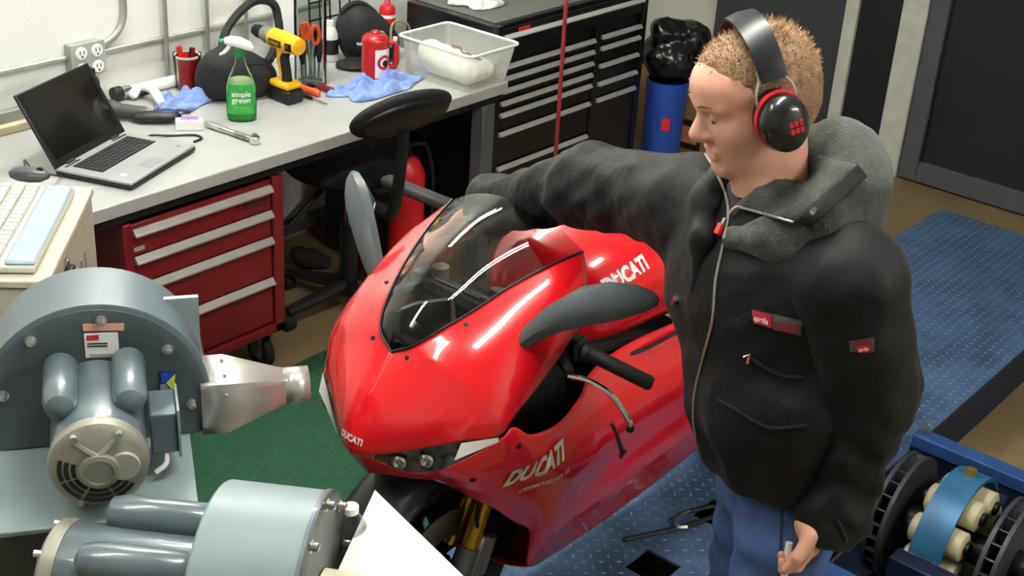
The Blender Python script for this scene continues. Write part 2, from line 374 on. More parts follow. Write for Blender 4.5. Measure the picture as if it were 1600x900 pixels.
# ------------------------------------------------------------------ workbench
ZB, BF, BR, BL = .825, 3.225, 3.93, .9
BTOP = mat('grey_laminate', '#b3b5b2', .33, .15, var=.06, scale=5, detail=6)
k = Kit('workbench', 'long grey topped steel workbench along the white wall', 'workbench', (2.4, 3.6, 0))
k.part('bench_top', MB().bb((BL, BF, ZB-.045), (BR, YB-.03, ZB)), BTOP, bevel=.004)
k.part('front_rail', MB().bb((BL+.02, BF+.015, ZB-.075), (BR-.03, BF+.05, ZB-.045)), DKMETAL)
LEGM = mat('grey_leg_paint', '#54575a', .5, .2, var=.08)
for x, y in ((3.83, 3.26), (3.83, 3.95), (.95, 3.26), (.95, 3.95)):
    k.part('leg', MB().bb((x-.035, y-.03, 0), (x+.035, y+.03, ZB-.075)), LEGM, bevel=.004)
k.part('back_rail', MB().bb((BL, 3.98, .06), (3.9, 4.0, .1)), STEEL)
k.part('brace', MB().tube([(3.47, 3.99, .1), (4.0-.2, 3.99, .3)], .012, 6), BLACK)

# ------------------------------------------------------------------ red rolling tool cabinet
CX0, CX1, CF, CBk = 2.165, 2.795, 3.245, 3.70
k = Kit('tool_cabinet', 'red rolling tool cabinet with wide silver drawer handles under the workbench', 'tool cabinet', (2.48, 3.47, 0))
zb0, zt0 = .155, .74
k.part('carcass', MB().bb((CX0, CF+.02, zb0), (CX0+.012, CBk, zt0)).bb((CX1-.012, CF+.02, zb0), (CX1, CBk, zt0)).bb((CX0, CBk-.012, zb0), (CX1, CBk, zt0)).bb((CX0, CF+.02, zb0), (CX1, CBk, zb0+.015)).bb((CX0, CF+.02, zt0-.015), (CX1, CBk, zt0)), DKRED, bevel=.003)
k.part('front_frame', MB().bb((CX0, CF-.005, zb0), (CX0+.03, CF+.022, zt0)).bb((CX1-.045, CF-.005, zb0), (CX1, CF+.022, zt0)).bb((CX0, CF-.005, zb0), (CX1, CF+.022, zb0+.035)), TOOLRED, bevel=.004)
k.part('top_channel', MB().bb((CX0+.03, CF+.02, .69), (CX1-.045, CF+.06, zt0)), mat('grey_channel', '#5d5a58', .5, .3))
hz = [aty(434, 291, CF).z, aty(428.8, 332.6, CF).z, aty(428.8, 374, CF).z, aty(428.8, 437.7, CF).z]
tops = [hz[0]+.03]+[h+.012 for h in hz[1:]]+[zb0+.038]
HSIL = mat('silver_handle', '#c9c6c2', .35, .6, var=.05)
for i in range(4):
    t, b = tops[i], tops[i+1]+.004
    d = k.part('drawer', MB().bb((CX0+.032, CF+.004, b), (CX1-.047, CF+.02, t)), TOOLRED, bevel=.003)
    hzz = hz[i]
    k.part('handle', MB().prism([(0, 0), (0, .026), (-.006, .028), (-.022, .01), (-.022, .003), (-.004, .002)], CX1-.05-(CX0+.035), Matrix(((0, 0, 1), (1, 0, 0), (0, 1, 0))), (CX0+.035, CF+.004, hzz-.012)), HSIL, d, bevel=.0015)
k.part('badge', MB().bb((CX1-.16, CF, hz[1]+.045), (CX1-.065, CF+.006, hz[1]+.062)), mat('dark_badge', '#4d2a2a', .4, .4), bevel=.001)
k.part('badge', MB().bb((CX1-.1, CF, hz[1]+.072), (CX1-.065, CF+.006, hz[1]+.083)), HSIL, bevel=.001)
k.part('badge', MB().bb((CX0+.036, CF, hz[1]+.03), (CX0+.075, CF+.006, hz[1]+.044)), HSIL, bevel=.001)
for s, x in enumerate((CX0+.06, CX1-.24)):
    k.part('latch', MB().bb((x, CF+.005, .683), (x+.05, CF+.018, .705)), STEEL, bevel=.002)
for cx, cy in ((CX0+.06, CF+.06), (CX1-.06, CF+.06), (CX0+.06, CBk-.06), (CX1-.06, CBk-.06)):
    c = k.part('caster', MB().cyl((cx-.016, cy, .06), (cx+.016, cy, .06), .06, n=22), RUBBER, bevel=.006)
    k.part('fork', MB().bb((cx-.026, cy-.025, .05), (cx-.019, cy+.025, .14)).bb((cx+.019, cy-.025, .05), (cx+.026, cy+.025, .14)).bb((cx-.035, cy-.035, .138), (cx+.035, cy+.035, .155)), STEEL, c)

# ------------------------------------------------------------------ laptop
A = math.radians(21.5); LW, LD = .375, .268
lap = thing('laptop', 'open silver and black laptop on the workbench with a dark screen', 'laptop', (2.352, 3.468, ZB), A)
LSIL = mat('silver_laptop_plastic', '#a9abad', .38, .35, var=.03)
LBLK = mat('black_laptop_plastic', '#161618', .35, var=.05)
build('base', MB().bb((-LW/2, -LD/2, .004), (LW/2, LD/2, .018)), LBLK, lap, bevel=.004)
deck = build('deck', MB().bb((-LW/2+.001, -LD/2+.001, .0165), (LW/2-.001, LD/2-.001, .026)), LSIL, lap, bevel=.003)
build('keyboard_tray', MB().bb((-.15, -.01, .0255), (.15, .098, .0268)), LBLK, deck)
km = MB()
for r in range(6):
    for c in range(15):
        km.bb((-.148+c*.0198, -.008+r*.0176, .0265), (-.148+c*.0198+.0168, -.008+r*.0176+.0146, .0295))
build('keys', km, mat('laptop_key', '#232427', .4, var=.1), deck, kind='stuff')
build('touchpad', MB().bb((-.05, -.118, .0255), (.03, -.07, .0266)), mat('touchpad_grey', '#8f9194', .35), deck)
for sx_ in (-.1275, .1275): build('speaker_grille', MB().bb((sx_-.0375, .108, .0255), (sx_+.0375, .116, .0268)), LBLK, deck)
build('sticker', MB().bb((-.15, -.085, .0258), (-.128, -.068, .0265)), PAPER, deck)
build('sticker', MB().bb((.14, -.1, .0258), (.158, -.085, .0265)), PRINTG, deck)
for sx_ in (-.145, .145):
    for sy_ in (-.11, .11): build('rubber_foot', MB().bb((sx_-.015, sy_-.01, 0), (sx_+.015, sy_+.01, .005)), RUBBER, lap)
ML = Matrix.Rotation(math.radians(-30), 4, 'X'); lid = build('lid', MB().bb((-LW/2, -.004, 0), (LW/2, .008, .252)), LBLK, lap, bevel=.004)
lid.location = (0, LD/2-.004, .022); lid.rotation_euler = (math.radians(-30), 0, 0)
build('screen', MB().bb((-LW/2+.02, -.0052, .028), (LW/2-.02, -.0035, .238)), mat('glossy_dark_screen', '#0e0c09', .12, var=.1, coat=.6), lid)
for sx_ in (-.12, .12): build('hinge', MB().cyl((sx_-.02, LD/2-.006, .022), (sx_+.02, LD/2-.006, .022), .009), LBLK, lap)
def zr(pts, z=ZB): return [tuple(p) for p in cr([(q[0], q[1], z if len(q) < 3 else q[2]) for q in pts], 5)]
pipe('laptop_cable', zr([(2.49, 3.585, ZB+.012), (2.54, 3.6, ZB+.012), (2.6, 3.575, ZB+.004), (2.66, 3.53, ZB+.004), (2.66, 3.49, ZB+.004), (2.62, 3.48, ZB+.004)]), .004, 'thin dark cable curling on the bench beside the laptop edge', 'cable', BLACK)

# ------------------------------------------------------------------ beige computer cabinet with keyboard and mouse
ZC = 1.02
q0 = atz(140, 297, ZC); q1 = atz(75, 432, ZC); ex = (q1-q0); el = ex.length; ex.normalize()
bx = thing('computer_cabinet', 'beige steel computer cabinet standing by the end of the workbench', 'cabinet', q0)
bx.rotation_euler = (0, 0, math.atan2(ex.y, ex.x))
BEIGE = mat('beige_enamel', '#b9b6a2', .5, var=.05)
def lb(lo, hi):  # local box: x along the near edge, y away from the bike
    return MB().bb((lo[0], -lo[1], lo[2]), (hi[0], -hi[1], hi[2]))
build('body', lb((-.02, .0, -ZC+.02), (el+.02, .345, -.022)), BEIGE, bx, bevel=.006)
build('top_panel', lb((-.025, -.006, -.022), (el+.025, .35, 0)), mat('pale_beige_enamel', '#c6c3b0', .5, var=.04), bx, bevel=.005)
for i in range(6): build('vent_slot', lb((.12+i*.05, -.003, -.35), (.135+i*.05, .004, -.12)), PRINTG, bx)
build('latch', lb((el*.62, -.02, -.2), (el*.7, .002, -.06)), BLACK, bx, bevel=.005)
build('screw', lb((el*.66, -.012, -.05), (el*.69, .002, -.035)), CHROME, bx, bevel=.003)
build('foot', lb((0, .02, -ZC), (el, .33, -ZC+.02)), RUBBER, bx)
kbm = thing('keyboard', 'white computer keyboard with a pale blue palm rest on the beige cabinet', 'keyboard', q0)
kbm.rotation_euler = bx.rotation_euler
KW = mat('white_key', '#cfcfc4', .5, var=.03)
build('case', lb((.03, .03, .003), (el-.005, .30, .022)), KW, kbm, bevel=.006)
build('palm_rest', lb((.05, .03, .02), (el-.01, .1, .034)), mat('pale_blue_gel', '#a3bac6', .3, var=.05), kbm, bevel=.012)
for r in range(5):
    for c in range(18):
        build('key', lb((.045+c*(el-.07)/18, .115+r*.036, .022), (.045+(c+.8)*(el-.07)/18, .115+r*.036+.027, .036)), KW, kbm, bevel=.003)
mo = atz(47, 283, ZC); mt = thing('mouse', 'dark grey computer mouse on the back corner of the beige cabinet', 'mouse', (mo.x, mo.y, ZC), math.radians(-55))
G = []
build('shell', MB().lathe((-.055, 0, .001), (1, 0, 0), [(.008, 0), (.022, .01), (.03, .03), (.032, .06), (.027, .09), (.012, .108), (.003, .112)], n=20), mat('mouse_grey', '#3d3b40', .35, var=.05), mt)
mt.children[0].scale = (1, 1, .62); mt.children[0].location = (0, 0, .019)
build('wheel', MB().cyl((.03, -.004, .034), (.03, .004, .034), .009), BLACK, mt)
pipe('mouse_cable', zr([(mo.x+.02, mo.y+.05, ZC+.012), (mo.x+.06, mo.y+.12, ZC+.01), (mo.x+.13, mo.y+.2, ZC-.06), (2.11, 3.48, ZB+.02), (2.16, 3.52, ZB+.006), (2.19, 3.54, ZB+.012)]), .003, 'thin black mouse cable running from the cabinet to the laptop', 'cable', BLACK)
# ------------------------------------------------------------------ things on the workbench
VIEW2 = Vector((-.64, -.77, 0))   # horizontal direction from the bench toward the room, where labels face
def towel(name, cx, cy, sx, sy, h, rz, seed, label, cat, m=TOWEL, z0=ZB, k=9.0, group=None, n=44):
    r = np.random.RandomState(seed); G = []
    ph = r.rand(8)*6
    for i in range(n):
        row = []
        for j in range(n):
            u, v = 2*i/(n-1)-1, 2*j/(n-1)-1
            rad = 1+.16*math.sin(3*math.atan2(v, u)+ph[0])+.10*math.sin(5*math.atan2(v, u)+ph[1])
            s = max(abs(u), abs(v)); uu, vv = u*rad, v*rad
            q = math.hypot(u, v); uu, vv = (u*s/q*rad, v*s/q*rad) if q > 0 else (0, 0)
            e = max(0.0, 1-s**2.4)
            f = .55+.45*math.sin(k*.5*u+2.2*math.sin(1.7*v+ph[2])+ph[3])+.28*math.sin(k*v*.7+1.8*math.sin(2.1*u+ph[4])+ph[5])+.16*math.sin(k*1.5*(u+v)+ph[6])
            z = h*(e**.6)*max(.08, f*.75)+.004
            x, y = uu*sx/2, vv*sy/2; c, ss = math.cos(rz), math.sin(rz)
            row.append((cx+x*c-y*ss, cy+x*ss+y*c, z0+z))
        G.append(row)
    o = build(name, MB().grid(G), m, solid=.003, ang=80)
    return tag(o, label, cat, group)
towel('shop_towel', 2.815, 3.80, .25, .15, .06, .25, 3, 'crumpled blue shop towel in front of the red cup', 'towel', k=12)
towel('shop_towel', 3.47, 3.485, .40, .17, .065, -.12, 11, 'rumpled blue shop towels heaped below the red canister', 'towel', k=15)

# red cup in a clear tumbler, with pens
cx, cy = 2.955, 3.94
k = Kit('drinking_cup', 'red plastic cup with a white rim set in a clear tumbler', 'cup', (cx, cy, ZB))
k.part('cup', MB().lathe((cx, cy, ZB+.004), (0, 0, 1), [(.03, 0), (.033, .004), (.044, .118), (.042, .118), (.031, .008)], cap=False), REDPL)
k.part('rim', MB().lathe((cx, cy, ZB+.122), (0, 0, 1), [(.043, -.003), (.0475, -.003), (.0475, .004), (.043, .004)], cap=False), PAPER)
k.part('cup_base', MB().cyl((cx, cy, ZB+.004), (cx, cy, ZB+.01), .031), REDPL)
k.part('tumbler', MB().lathe((cx, cy, ZB+.001), (0, 0, 1), [(.045, 0), (.052, .13), (.0505, .13), (.0438, .002)], cap=False), PLASTC)
for i, (dx, dy, c, lab) in enumerate(((-.018, .008, REDPL, 'thick red marker pen leaning leftward in the red cup'), (-.005, .02, REDPL, 'second red pen in the red cup, behind the thick marker'), (.018, 0, DKRED, 'dark red marker pen leaning rightward in the red cup'), (.024, .014, BLACK, 'black pen in the red cup'))):
    b0 = Vector((cx+dx*.4, cy+dy*.4, ZB+.014)); b1 = Vector((cx+dx*1.6, cy+dy*1.6, ZB+.158-.006*i))
    p = Kit('marker_pen', lab, 'pen', b0, 'pens in the red cup')
    p.part('barrel', MB().cyl(b0, b0.lerp(b1, .7), .0075, n=12), c); p.part('pen_cap', MB().cyl(b0.lerp(b1, .7), b1, .0085, .0075, n=12), c)

# black lunch bag with strap
bc = Vector((3.025, 3.775, ZB))
ba = math.radians(-18); BM = np.array([[math.cos(ba), math.sin(ba), 0], [-math.sin(ba), math.cos(ba), 0], [0, 0, 1]])
pr = [ell(bc+Vector((0, 0, .075)), (.13, .085, .09), BM), ell(bc+Vector((.02, 0, .05)), (.145, .095, .06), BM), ell(bc+Vector((-.03, -.01, .12)), (.085, .07, .07), BM), ell(bc+Vector((.05, -.01, .06)), (.095, .08, .07), BM)]
mbb = sdf_mesh(pr, .008, bc+Vector((-.25, -.2, 0)), bc+Vector((.25, .2, .25)), .05, lambda X, Y, Z: .004*wob(X, Y, Z, 50, 2), cuts=[((0, 0, -1), -(ZB+.003))])
k = Kit('lunch_bag', 'black soft nylon bag with a looped carry strap behind the spray bottle', 'bag', bc)
k.part('body', mbb, NYLON, ang=60)
k.part('strap', MB().tube([tuple(p) for p in cr([(2.97, 3.76, .985), (3.02, 3.80, 1.05), (3.10, 3.82, 1.105), (3.19, 3.83, 1.135), (3.26, 3.82, 1.115), (3.275, 3.81, 1.06), (3.26, 3.79, 1.0), (3.2, 3.77, .93), (3.12, 3.75, .9)], 5)], .016, 8), NYLON)
k.part('zip_line', MB().tube([tuple(p) for p in cr([(2.93, 3.68, .94), (2.98, 3.67, .965), (3.06, 3.665, .962), (3.12, 3.66, .935)], 4)], .004, 6), BLACK)
k.part('badge', MB().ball((2.955, 3.655, .93), (.009, .006, .006), 10, 6), STEEL)

# spray bottle
sx, sy = 2.885, 3.555; V = VIEW2; U = Vector((V.y, -V.x, 0))*-1
def oval(prof, a=.052, b=.034, n=30):
    return [[Vector((sx, sy, ZB+h)) + U*math.cos(t)*a*s + V*math.sin(t)*b*max(s, .45 if s > .3 else s) for t in [2*math.pi*i/n for i in range(n)]] for s, h in prof]
k = Kit('spray_bottle', 'clear spray bottle of green cleaner with a white trigger head', 'spray bottle', (sx, sy, ZB))
k.part('shell', MB().rings(oval([(.86, .001), (.98, .012), (1, .05), (1, .09), (.96, .12), (.84, .148), (.62, .175), (.42, .195), (.33, .212), (.31, .232)]), cap=True), PLASTC)
LIQ = mat('green_cleaner', '#1f9c45', .25, var=.1, scale=8)
k.part('liquid', MB().rings(oval([(.82, .003), (.94, .013), (.965, .05), (.965, .09), (.955, .1)])), LIQ)
k.part('foam', MB().rings(oval([(.955, .1005), (.93, .12), (.8, .145), (.55, .152)])), mat('pale_foam', '#b9d8a8', .8, var=.1))
gr = []
for i in range(15):
    t = math.radians(28+i*124/14)
    gr.append([Vector((sx, sy, ZB+h)) + U*math.cos(t)*.0532*s + V*math.sin(t)*.0352*s for h, s in ((.03, 1.0), (.05, 1.0), (.09, 1.0), (.12, .965), (.134, .93))])
lab = k.part('label', MB().grid(gr), mat('green_label', '#2c9a3e', .5, var=.25, scale=40))
lbv = bvh_of(MB().grid(gr))
k.part('lettering', text_mb('simple', Vector((sx, sy, ZB+.101))+V*.03, U*-1 if U.cross(Vector((0, 0, 1))).dot(V) < 0 else U, (0, 0, 1), .026, .012, 0, lbv, V, .0012, width=.064), PRINTW, lab)
k.part('lettering', text_mb('green', Vector((sx, sy, ZB+.080))+V*.03, U*-1 if U.cross(Vector((0, 0, 1))).dot(V) < 0 else U, (0, 0, 1), .028, .012, 0, lbv, V, .0012, width=.062), PRINTW, lab)
k.part('label_band', text_mb('— — —', Vector((sx, sy, ZB+.055))+V*.03, U*-1 if U.cross(Vector((0, 0, 1))).dot(V) < 0 else U, (0, 0, 1), .014, .0, 0, lbv, V, .0012), mat('yellow_print', '#d9d26a', .6), lab)
k.part('collar', MB().cyl((sx, sy, ZB+.228), (sx, sy, ZB+.252), .0185, .0165, 20), mat('dark_green_plastic', '#1a6e35', .4))
LFT = U if U.dot(Vector((-.62, .78, 0))) > 0 else -U
hp = [Vector((sx, sy, 0))+LFT*a+Vector((0, 0, ZB+z)) for a, z in ((-.042, .252), (-.03, .262), (0, .274), (.03, .281), (.05, .28))]
k.part('trigger_head', MB().tube(hp, [.008, .017, .02, .017, .011], 12), PAPER)
k.part('nozzle', MB().cyl(hp[-1], hp[-1]+LFT*.016, .0085, .007, 12), mat('green_nozzle', '#2b8d57', .4))
k.part('trigger', MB().tube([Vector((sx, sy, 0))+LFT*a+Vector((0, 0, ZB+z)) for a, z in ((.03, .27), (.042, .25), (.055, .238), (.068, .232))], [.007, .007, .006, .004], 8), PAPER)

# cordless drill standing on its battery
dx, dy = 3.135, 3.615
k = Kit('power_drill', 'yellow and black cordless power drill standing on its battery', 'drill', (dx, dy, ZB))
k.part('battery', MB().bb((dx-.038, dy-.06, ZB+.001), (dx+.038, dy+.055, ZB+.05)), BLACK, bevel=.008)
k.part('battery_collar', MB().bb((dx-.037, dy-.055, ZB+.05), (dx+.037, dy+.05, ZB+.078)), YELLOW, bevel=.012)
k.part('grip', MB().tube([(dx, dy-.005, ZB+.07), (dx, dy+.0, ZB+.11), (dx, dy+.012, ZB+.15), (dx, dy+.005, ZB+.19)], [.024, .02, .021, .026], 12), YELLOW)
k.part('grip_rubber', MB().tube([(dx-.004, dy-.016, ZB+.075), (dx-.004, dy-.014, ZB+.11), (dx-.004, dy-.004, ZB+.16), (dx-.003, dy-.01, ZB+.18)], [.02, .018, .018, .018], 10), RUBBER)
k.part('motor_body', MB().lathe((dx, dy-.085, ZB+.215), (0, 1, .04), [(.02, 0), (.03, .004), (.034, .03), (.036, .09), (.034, .14), (.03, .15)], n=24), YELLOW)
k.part('gearbox', MB().lathe((dx, dy+.064, ZB+.2215), (0, 1, .04), [(.031, 0), (.032, .02), (.026, .045)], n=24), mat('grey_gearbox', '#8a8a86', .4, .4))
k.part('chuck', MB().lathe((dx, dy+.108, ZB+.223), (0, 1, .04), [(.024, 0), (.025, .03), (.02, .05), (.009, .06)], n=18), DKMETAL)
k.part('trigger', MB().bb((dx-.01, dy+.018, ZB+.15), (dx+.01, dy+.04, ZB+.185)), BLACK, bevel=.004)
for i in range(4): k.part('vent', MB().bb((dx-.037, dy-.07+i*.008, ZB+.2), (dx-.028, dy-.067+i*.008, ZB+.228)), BLACK)
pl = k.part('name_plate', MB().bb((dx-.0378, dy-.02, ZB+.204), (dx-.03, dy+.045, ZB+.228)), PRINTK, bevel=.002)
k.part('lettering', text_mb('DEWALT', (dx-.038, dy+.0125, ZB+.216), (0, -1, 0), (0, 0, 1), .018, .01, .15, width=.056, lift=.0008), YELLOW, pl)

# tall clear jar with tools
jx, jy = 3.335, 3.70
k = Kit('clear_jar', 'tall clear cylinder jar holding orange scissors and hand tools', 'jar', (jx, jy, ZB))
k.part('jar_wall', MB().lathe((jx, jy, ZB+.001), (0, 0, 1), [(.058, 0), (.06, .006), (.06, .34), (.0575, .34), (.0575, .008)], n=32, cap=False), GLASSC)
k.part('jar_base', MB().cyl((jx, jy, ZB+.001), (jx, jy, ZB+.007), .0578, n=32), GLASSC)
k.part('jar_rim', MB().lathe((jx, jy, ZB+.34), (0, 0, 1), [(.0575, -.004), (.0615, -.004), (.0615, .004), (.0575, .004)], n=32, cap=False), PLASTC)
def ring(c, u, v, a, b, r, n=16): return MB().tube([Vector(c)+Vector(u)*math.cos(2*math.pi*i/n)*a+Vector(v)*math.sin(2*math.pi*i/n)*b for i in range(n)], r, 6, closed=True)
US = Vector((.78, -.62, 0)).normalized()
k = Kit('scissors', 'large orange handled scissors standing in the clear jar', 'scissors', (jx-.01, jy-.01, ZB+.012))
o = Vector((jx-.012, jy-.012, 0))
k.part('handle', ring(o+Vector((0, 0, ZB+.205))-US*.018, US, (0, 0, 1), .016, .03, .0075), ORANGE)
k.part('handle', ring(o+Vector((0, 0, ZB+.19))+US*.02, US, (0, 0, 1), .014, .034, .0075), ORANGE)
k.part('blade', MB().tube([o+Vector((0, 0, ZB+.165))-US*.008, o+Vector((0, 0, ZB+.02))+US*.008], [.009, .003], 6), STEEL)
k.part('blade', MB().tube([o+Vector((0, 0, ZB+.165))+US*.012, o+Vector((0, 0, ZB+.02))-US*.004], [.009, .003], 6), STEEL)
for i, (a, b, h, c, lab) in enumerate(((.03, .01, .19, BLACK, 'black handled pliers standing in the clear jar'), (.02, -.026, .16, DKMETAL, 'dark steel punch standing in the clear jar'), (.005, .035, .2, ORANGE, 'orange handled screwdriver standing upright in the clear jar'), (-.036, .004, .15, BLACK, 'short black screwdriver standing in the clear jar'), (-.02, .03, .17, GREYPL, 'grey handled tool standing at the back of the clear jar'))):
    p0 = Vector((jx+a*.9, jy+b*.9, ZB+.011)); p1 = p0+Vector((a*.2, b*.2, h))
    p = Kit('hand_tool', lab, 'tool', p0, 'tools in the clear jar')
    p.part('shaft', MB().cyl(p0, p0.lerp(p1, .5), .004, n=8), STEEL); p.part('grip', MB().tube([p0.lerp(p1, .45), p0.lerp(p1, .6), p0.lerp(p1, .85), p1], [.006, .011, .0115, .007], 10), c)

# sheets and small things behind the jar
b = aty(452, 84, 3.95)
tag(build('paper_sheet', MB().prism([(0, 0), (.13, 0), (.13, .3), (.08, .33), (.03, .3)], .004, Matrix(((1, 0, 0), (0, .12, -1), (0, 1, .12))), (b.x-.06, 3.97, ZB+.002)), PAPER), 'white paper sheet propped on the wall behind the clear jar', 'paper')
p = atz(516, 94, ZB)
k = Kit('small_bottle', 'small white bottle with a black label behind the clear jar', 'bottle', (p.x, p.y, ZB))
k.part('body', MB().lathe((p.x, p.y, ZB+.001), (0, 0, 1), [(.03, 0), (.033, .005), (.033, .11), (.02, .13), (.012, .14)]), mat('translucent_white', '#d8dbd4', .4))
k.part('label', MB().lathe((p.x, p.y, ZB+.03), (0, 0, 1), [(.0335, 0), (.0335, .06)], cap=False), PRINTK)
k.part('bottle_cap', MB().cyl((p.x, p.y, ZB+.139), (p.x, p.y, ZB+.16), .014), PAPER)
k = Kit('wire_rack', 'black wire rack leaning on the wall behind the black bag', 'rack', (3.75, 4.0, ZB))
for i in range(6): k.part('wire', MB().cyl((3.61+i*.055, 4.0, ZB+.02), (3.61+i*.055, 4.03, ZB+.5), .004, n=6), BLACK)
for i in range(7): k.part('cross_wire', MB().cyl((3.61, 4.002+.0046*i, ZB+.05+i*.07), (3.885, 4.002+.0046*i, ZB+.05+i*.07), .004, n=6), BLACK)

# black padded bag with brim-like flap
bc = Vector((3.70, 3.79, ZB)); ba = math.radians(-25); BM = np.array([[math.cos(ba), math.sin(ba), 0], [-math.sin(ba), math.cos(ba), 0], [0, 0, 1]])
mbb = sdf_mesh([ell(bc+Vector((0, 0, .09)), (.105, .085, .11), BM), ell(bc+Vector((-.03, .02, .15)), (.07, .07, .07), BM), ell(bc+Vector((.05, -.02, .06)), (.09, .085, .08), BM), ell(bc+Vector((-.1, -.06, .012)), (.085, .07, .014), BM, k=.012)], .008, bc+Vector((-.25, -.2, 0)), bc+Vector((.25, .2, .3)), .045, lambda X, Y, Z: .003*wob(X, Y, Z, 60, 4), cuts=[((0, 0, -1), -(ZB+.003))])
k = Kit('camera_bag', 'black padded bag with a flat front flap behind the red canister', 'bag', bc)
k.part('body', mbb, NYLON, ang=60)
k.part('top_handle', MB().tube([tuple(q) for q in cr([bc+Vector((-.09, .04, .19)), bc+Vector((-.06, .02, .225)), bc+Vector((-.01, 0, .225)), bc+Vector((.04, -.02, .185))], 4)], .011, 8), NYLON)

# red canister
rx, ry = 3.575, 3.60
k = Kit('red_canister', 'round red metal canister with a domed lid and white label', 'canister', (rx, ry, ZB))
CANRED = mat('red_tin', '#a8141d', .35, var=.05, coat=.3)
k.part('can_body', MB().lathe((rx, ry, ZB+.001), (0, 0, 1), [(.05, 0), (.053, .004), (.053, .145), (.05, .155), (.04, .166), (.018, .172)], n=32), CANRED)
k.part('lid_knob', MB().lathe((rx, ry, ZB+.17), (0, 0, 1), [(.016, 0), (.018, .006), (.012, .012)], n=16), CANRED)
k.part('valve', MB().cyl((rx-.045, ry+.028, ZB+.13), (rx-.062, ry+.04, ZB+.133), .007, n=10), CHROME)
k.part('filler_cap', MB().cyl((rx+.012, ry-.02, ZB+.165), (rx+.014, ry-.022, ZB+.18), .009, n=12), CHROME)
h = Vector((.72, -.69, 0)).normalized()
k.part('side_handle', MB().tube([Vector((rx, ry, 0))+h*a+Vector((0, 0, ZB+z)) for a, z in ((.048, .135), (.075, .138), (.08, .11), (.08, .06), (.073, .04), (.05, .042))], .013, 10), CANRED)
k.part('handle_button', MB().cyl(Vector((rx, ry, ZB+.146))+h*.075, Vector((rx, ry, ZB+.158))+h*.075, .009, n=10), PAPER)
a0 = math.atan2(-.77, -.42); gr = []
for i in range(13):
    t = a0+math.radians(-16+i*74/12); gr.append([Vector((rx+.0537*math.cos(t), ry+.0537*math.sin(t), ZB+hh)) for hh in (.01, .06, .12)])
lb_ = k.part('label', MB().grid(gr), PAPER); lv = bvh_of(MB().grid(gr)); tm = a0+math.radians(24); nd = Vector((math.cos(tm), math.sin(tm), 0)); ud = Vector((-nd.y, nd.x, 0))
def disc_mb(c, ud, vd, nd, r, bv, lift, n=26, inner=0):
    P = []
    for rr in ([r] if not inner else [inner, r]):
        for i in range(n):
            q = Vector(c)+Vector(ud)*rr*math.cos(2*math.pi*i/n)+Vector(vd)*rr*math.sin(2*math.pi*i/n); hq = bv.ray_cast(q+Vector(nd)*.1, -Vector(nd)) if bv else (None,)
            P.append((hq[0] if hq[0] is not None else q)+Vector(nd)*lift)
    m = MB()
    if not inner: return m.add(P, [tuple(range(n))])
    return m.add(P, [(i, (i+1) % n, n+(i+1) % n, n+i) for i in range(n)])
lc = Vector((rx, ry, ZB+.07))+nd*.054
k.part('label_mark', disc_mb(lc, ud, (0, 0, 1), nd, .029, lv, .0012, inner=.018), PRINTR, lb_)
k.part('label_mark', disc_mb(lc+ud*.004+Vector((0, 0, -.004)), ud, (0, 0, 1), nd, .013, lv, .0016), PRINTK, lb_)

# aerosol can
p = aty(621, 46, 3.82)
k = Kit('aerosol_can', 'slim red and white aerosol can standing behind the black padded bag', 'can', (p.x, 3.9, ZB))
c = Vector((p.x+.02, 3.9, ZB)); AER = mat('silver_can', '#b9b9bb', .3, .7)
k.part('can_body', MB().lathe(c+Vector((0, 0, .001)), (0, 0, 1), [(.031, 0), (.033, .005), (.033, .06)], n=24), AER)
k.part('red_wrap', MB().lathe(c+Vector((0, 0, .06)), (0, 0, 1), [(.0332, 0), (.0332, .045)], n=24), REDPL)
k.part('white_band', MB().lathe(c+Vector((0, 0, .105)), (0, 0, 1), [(.0334, 0), (.0334, .014)], n=24), PAPER)
k.part('red_wrap', MB().lathe(c+Vector((0, 0, .119)), (0, 0, 1), [(.0332, 0), (.0332, .02), (.026, .035), (.015, .04)], n=24), REDPL)
k.part('spray_cap', MB().cyl(c+Vector((0, 0, .158)), c+Vector((0, 0, .19)), .014, .011, 14), mat('pink_cap', '#d8486a', .4))

# screwdrivers
def driver(a, b, r, hm, lab, tip):
    a, b = Vector(a), Vector(b); a.z = b.z = ZB+r; d = (b-a).normalized()
    k = Kit('screwdriver', lab, 'screwdriver', (a.x, a.y, ZB), 'screwdrivers lying on the bench')
    k.part('handle', MB().tube([a, a+d*.008, a+d*.03, b-d*.02, b], [r*.6, r, r*.9, r, r*.7], 10), hm)
    k.part('shaft', MB().cyl(b, b+d*tip, r*.32, n=8), STEEL)
driver(atz(499, 152, ZB), atz(466, 140, ZB), .013, ORANGE, 'orange handled screwdriver lying beside the clear jar', .07)
driver(atz(521, 148, ZB), atz(497, 139, ZB), .013, DKRED, 'dark red handled screwdriver lying in front of the blue towels', .06)
driver(atz(470, 150, ZB), atz(488, 157, ZB), .008, BLACK, 'thin black handled screwdriver lying nearest the drill', .08)

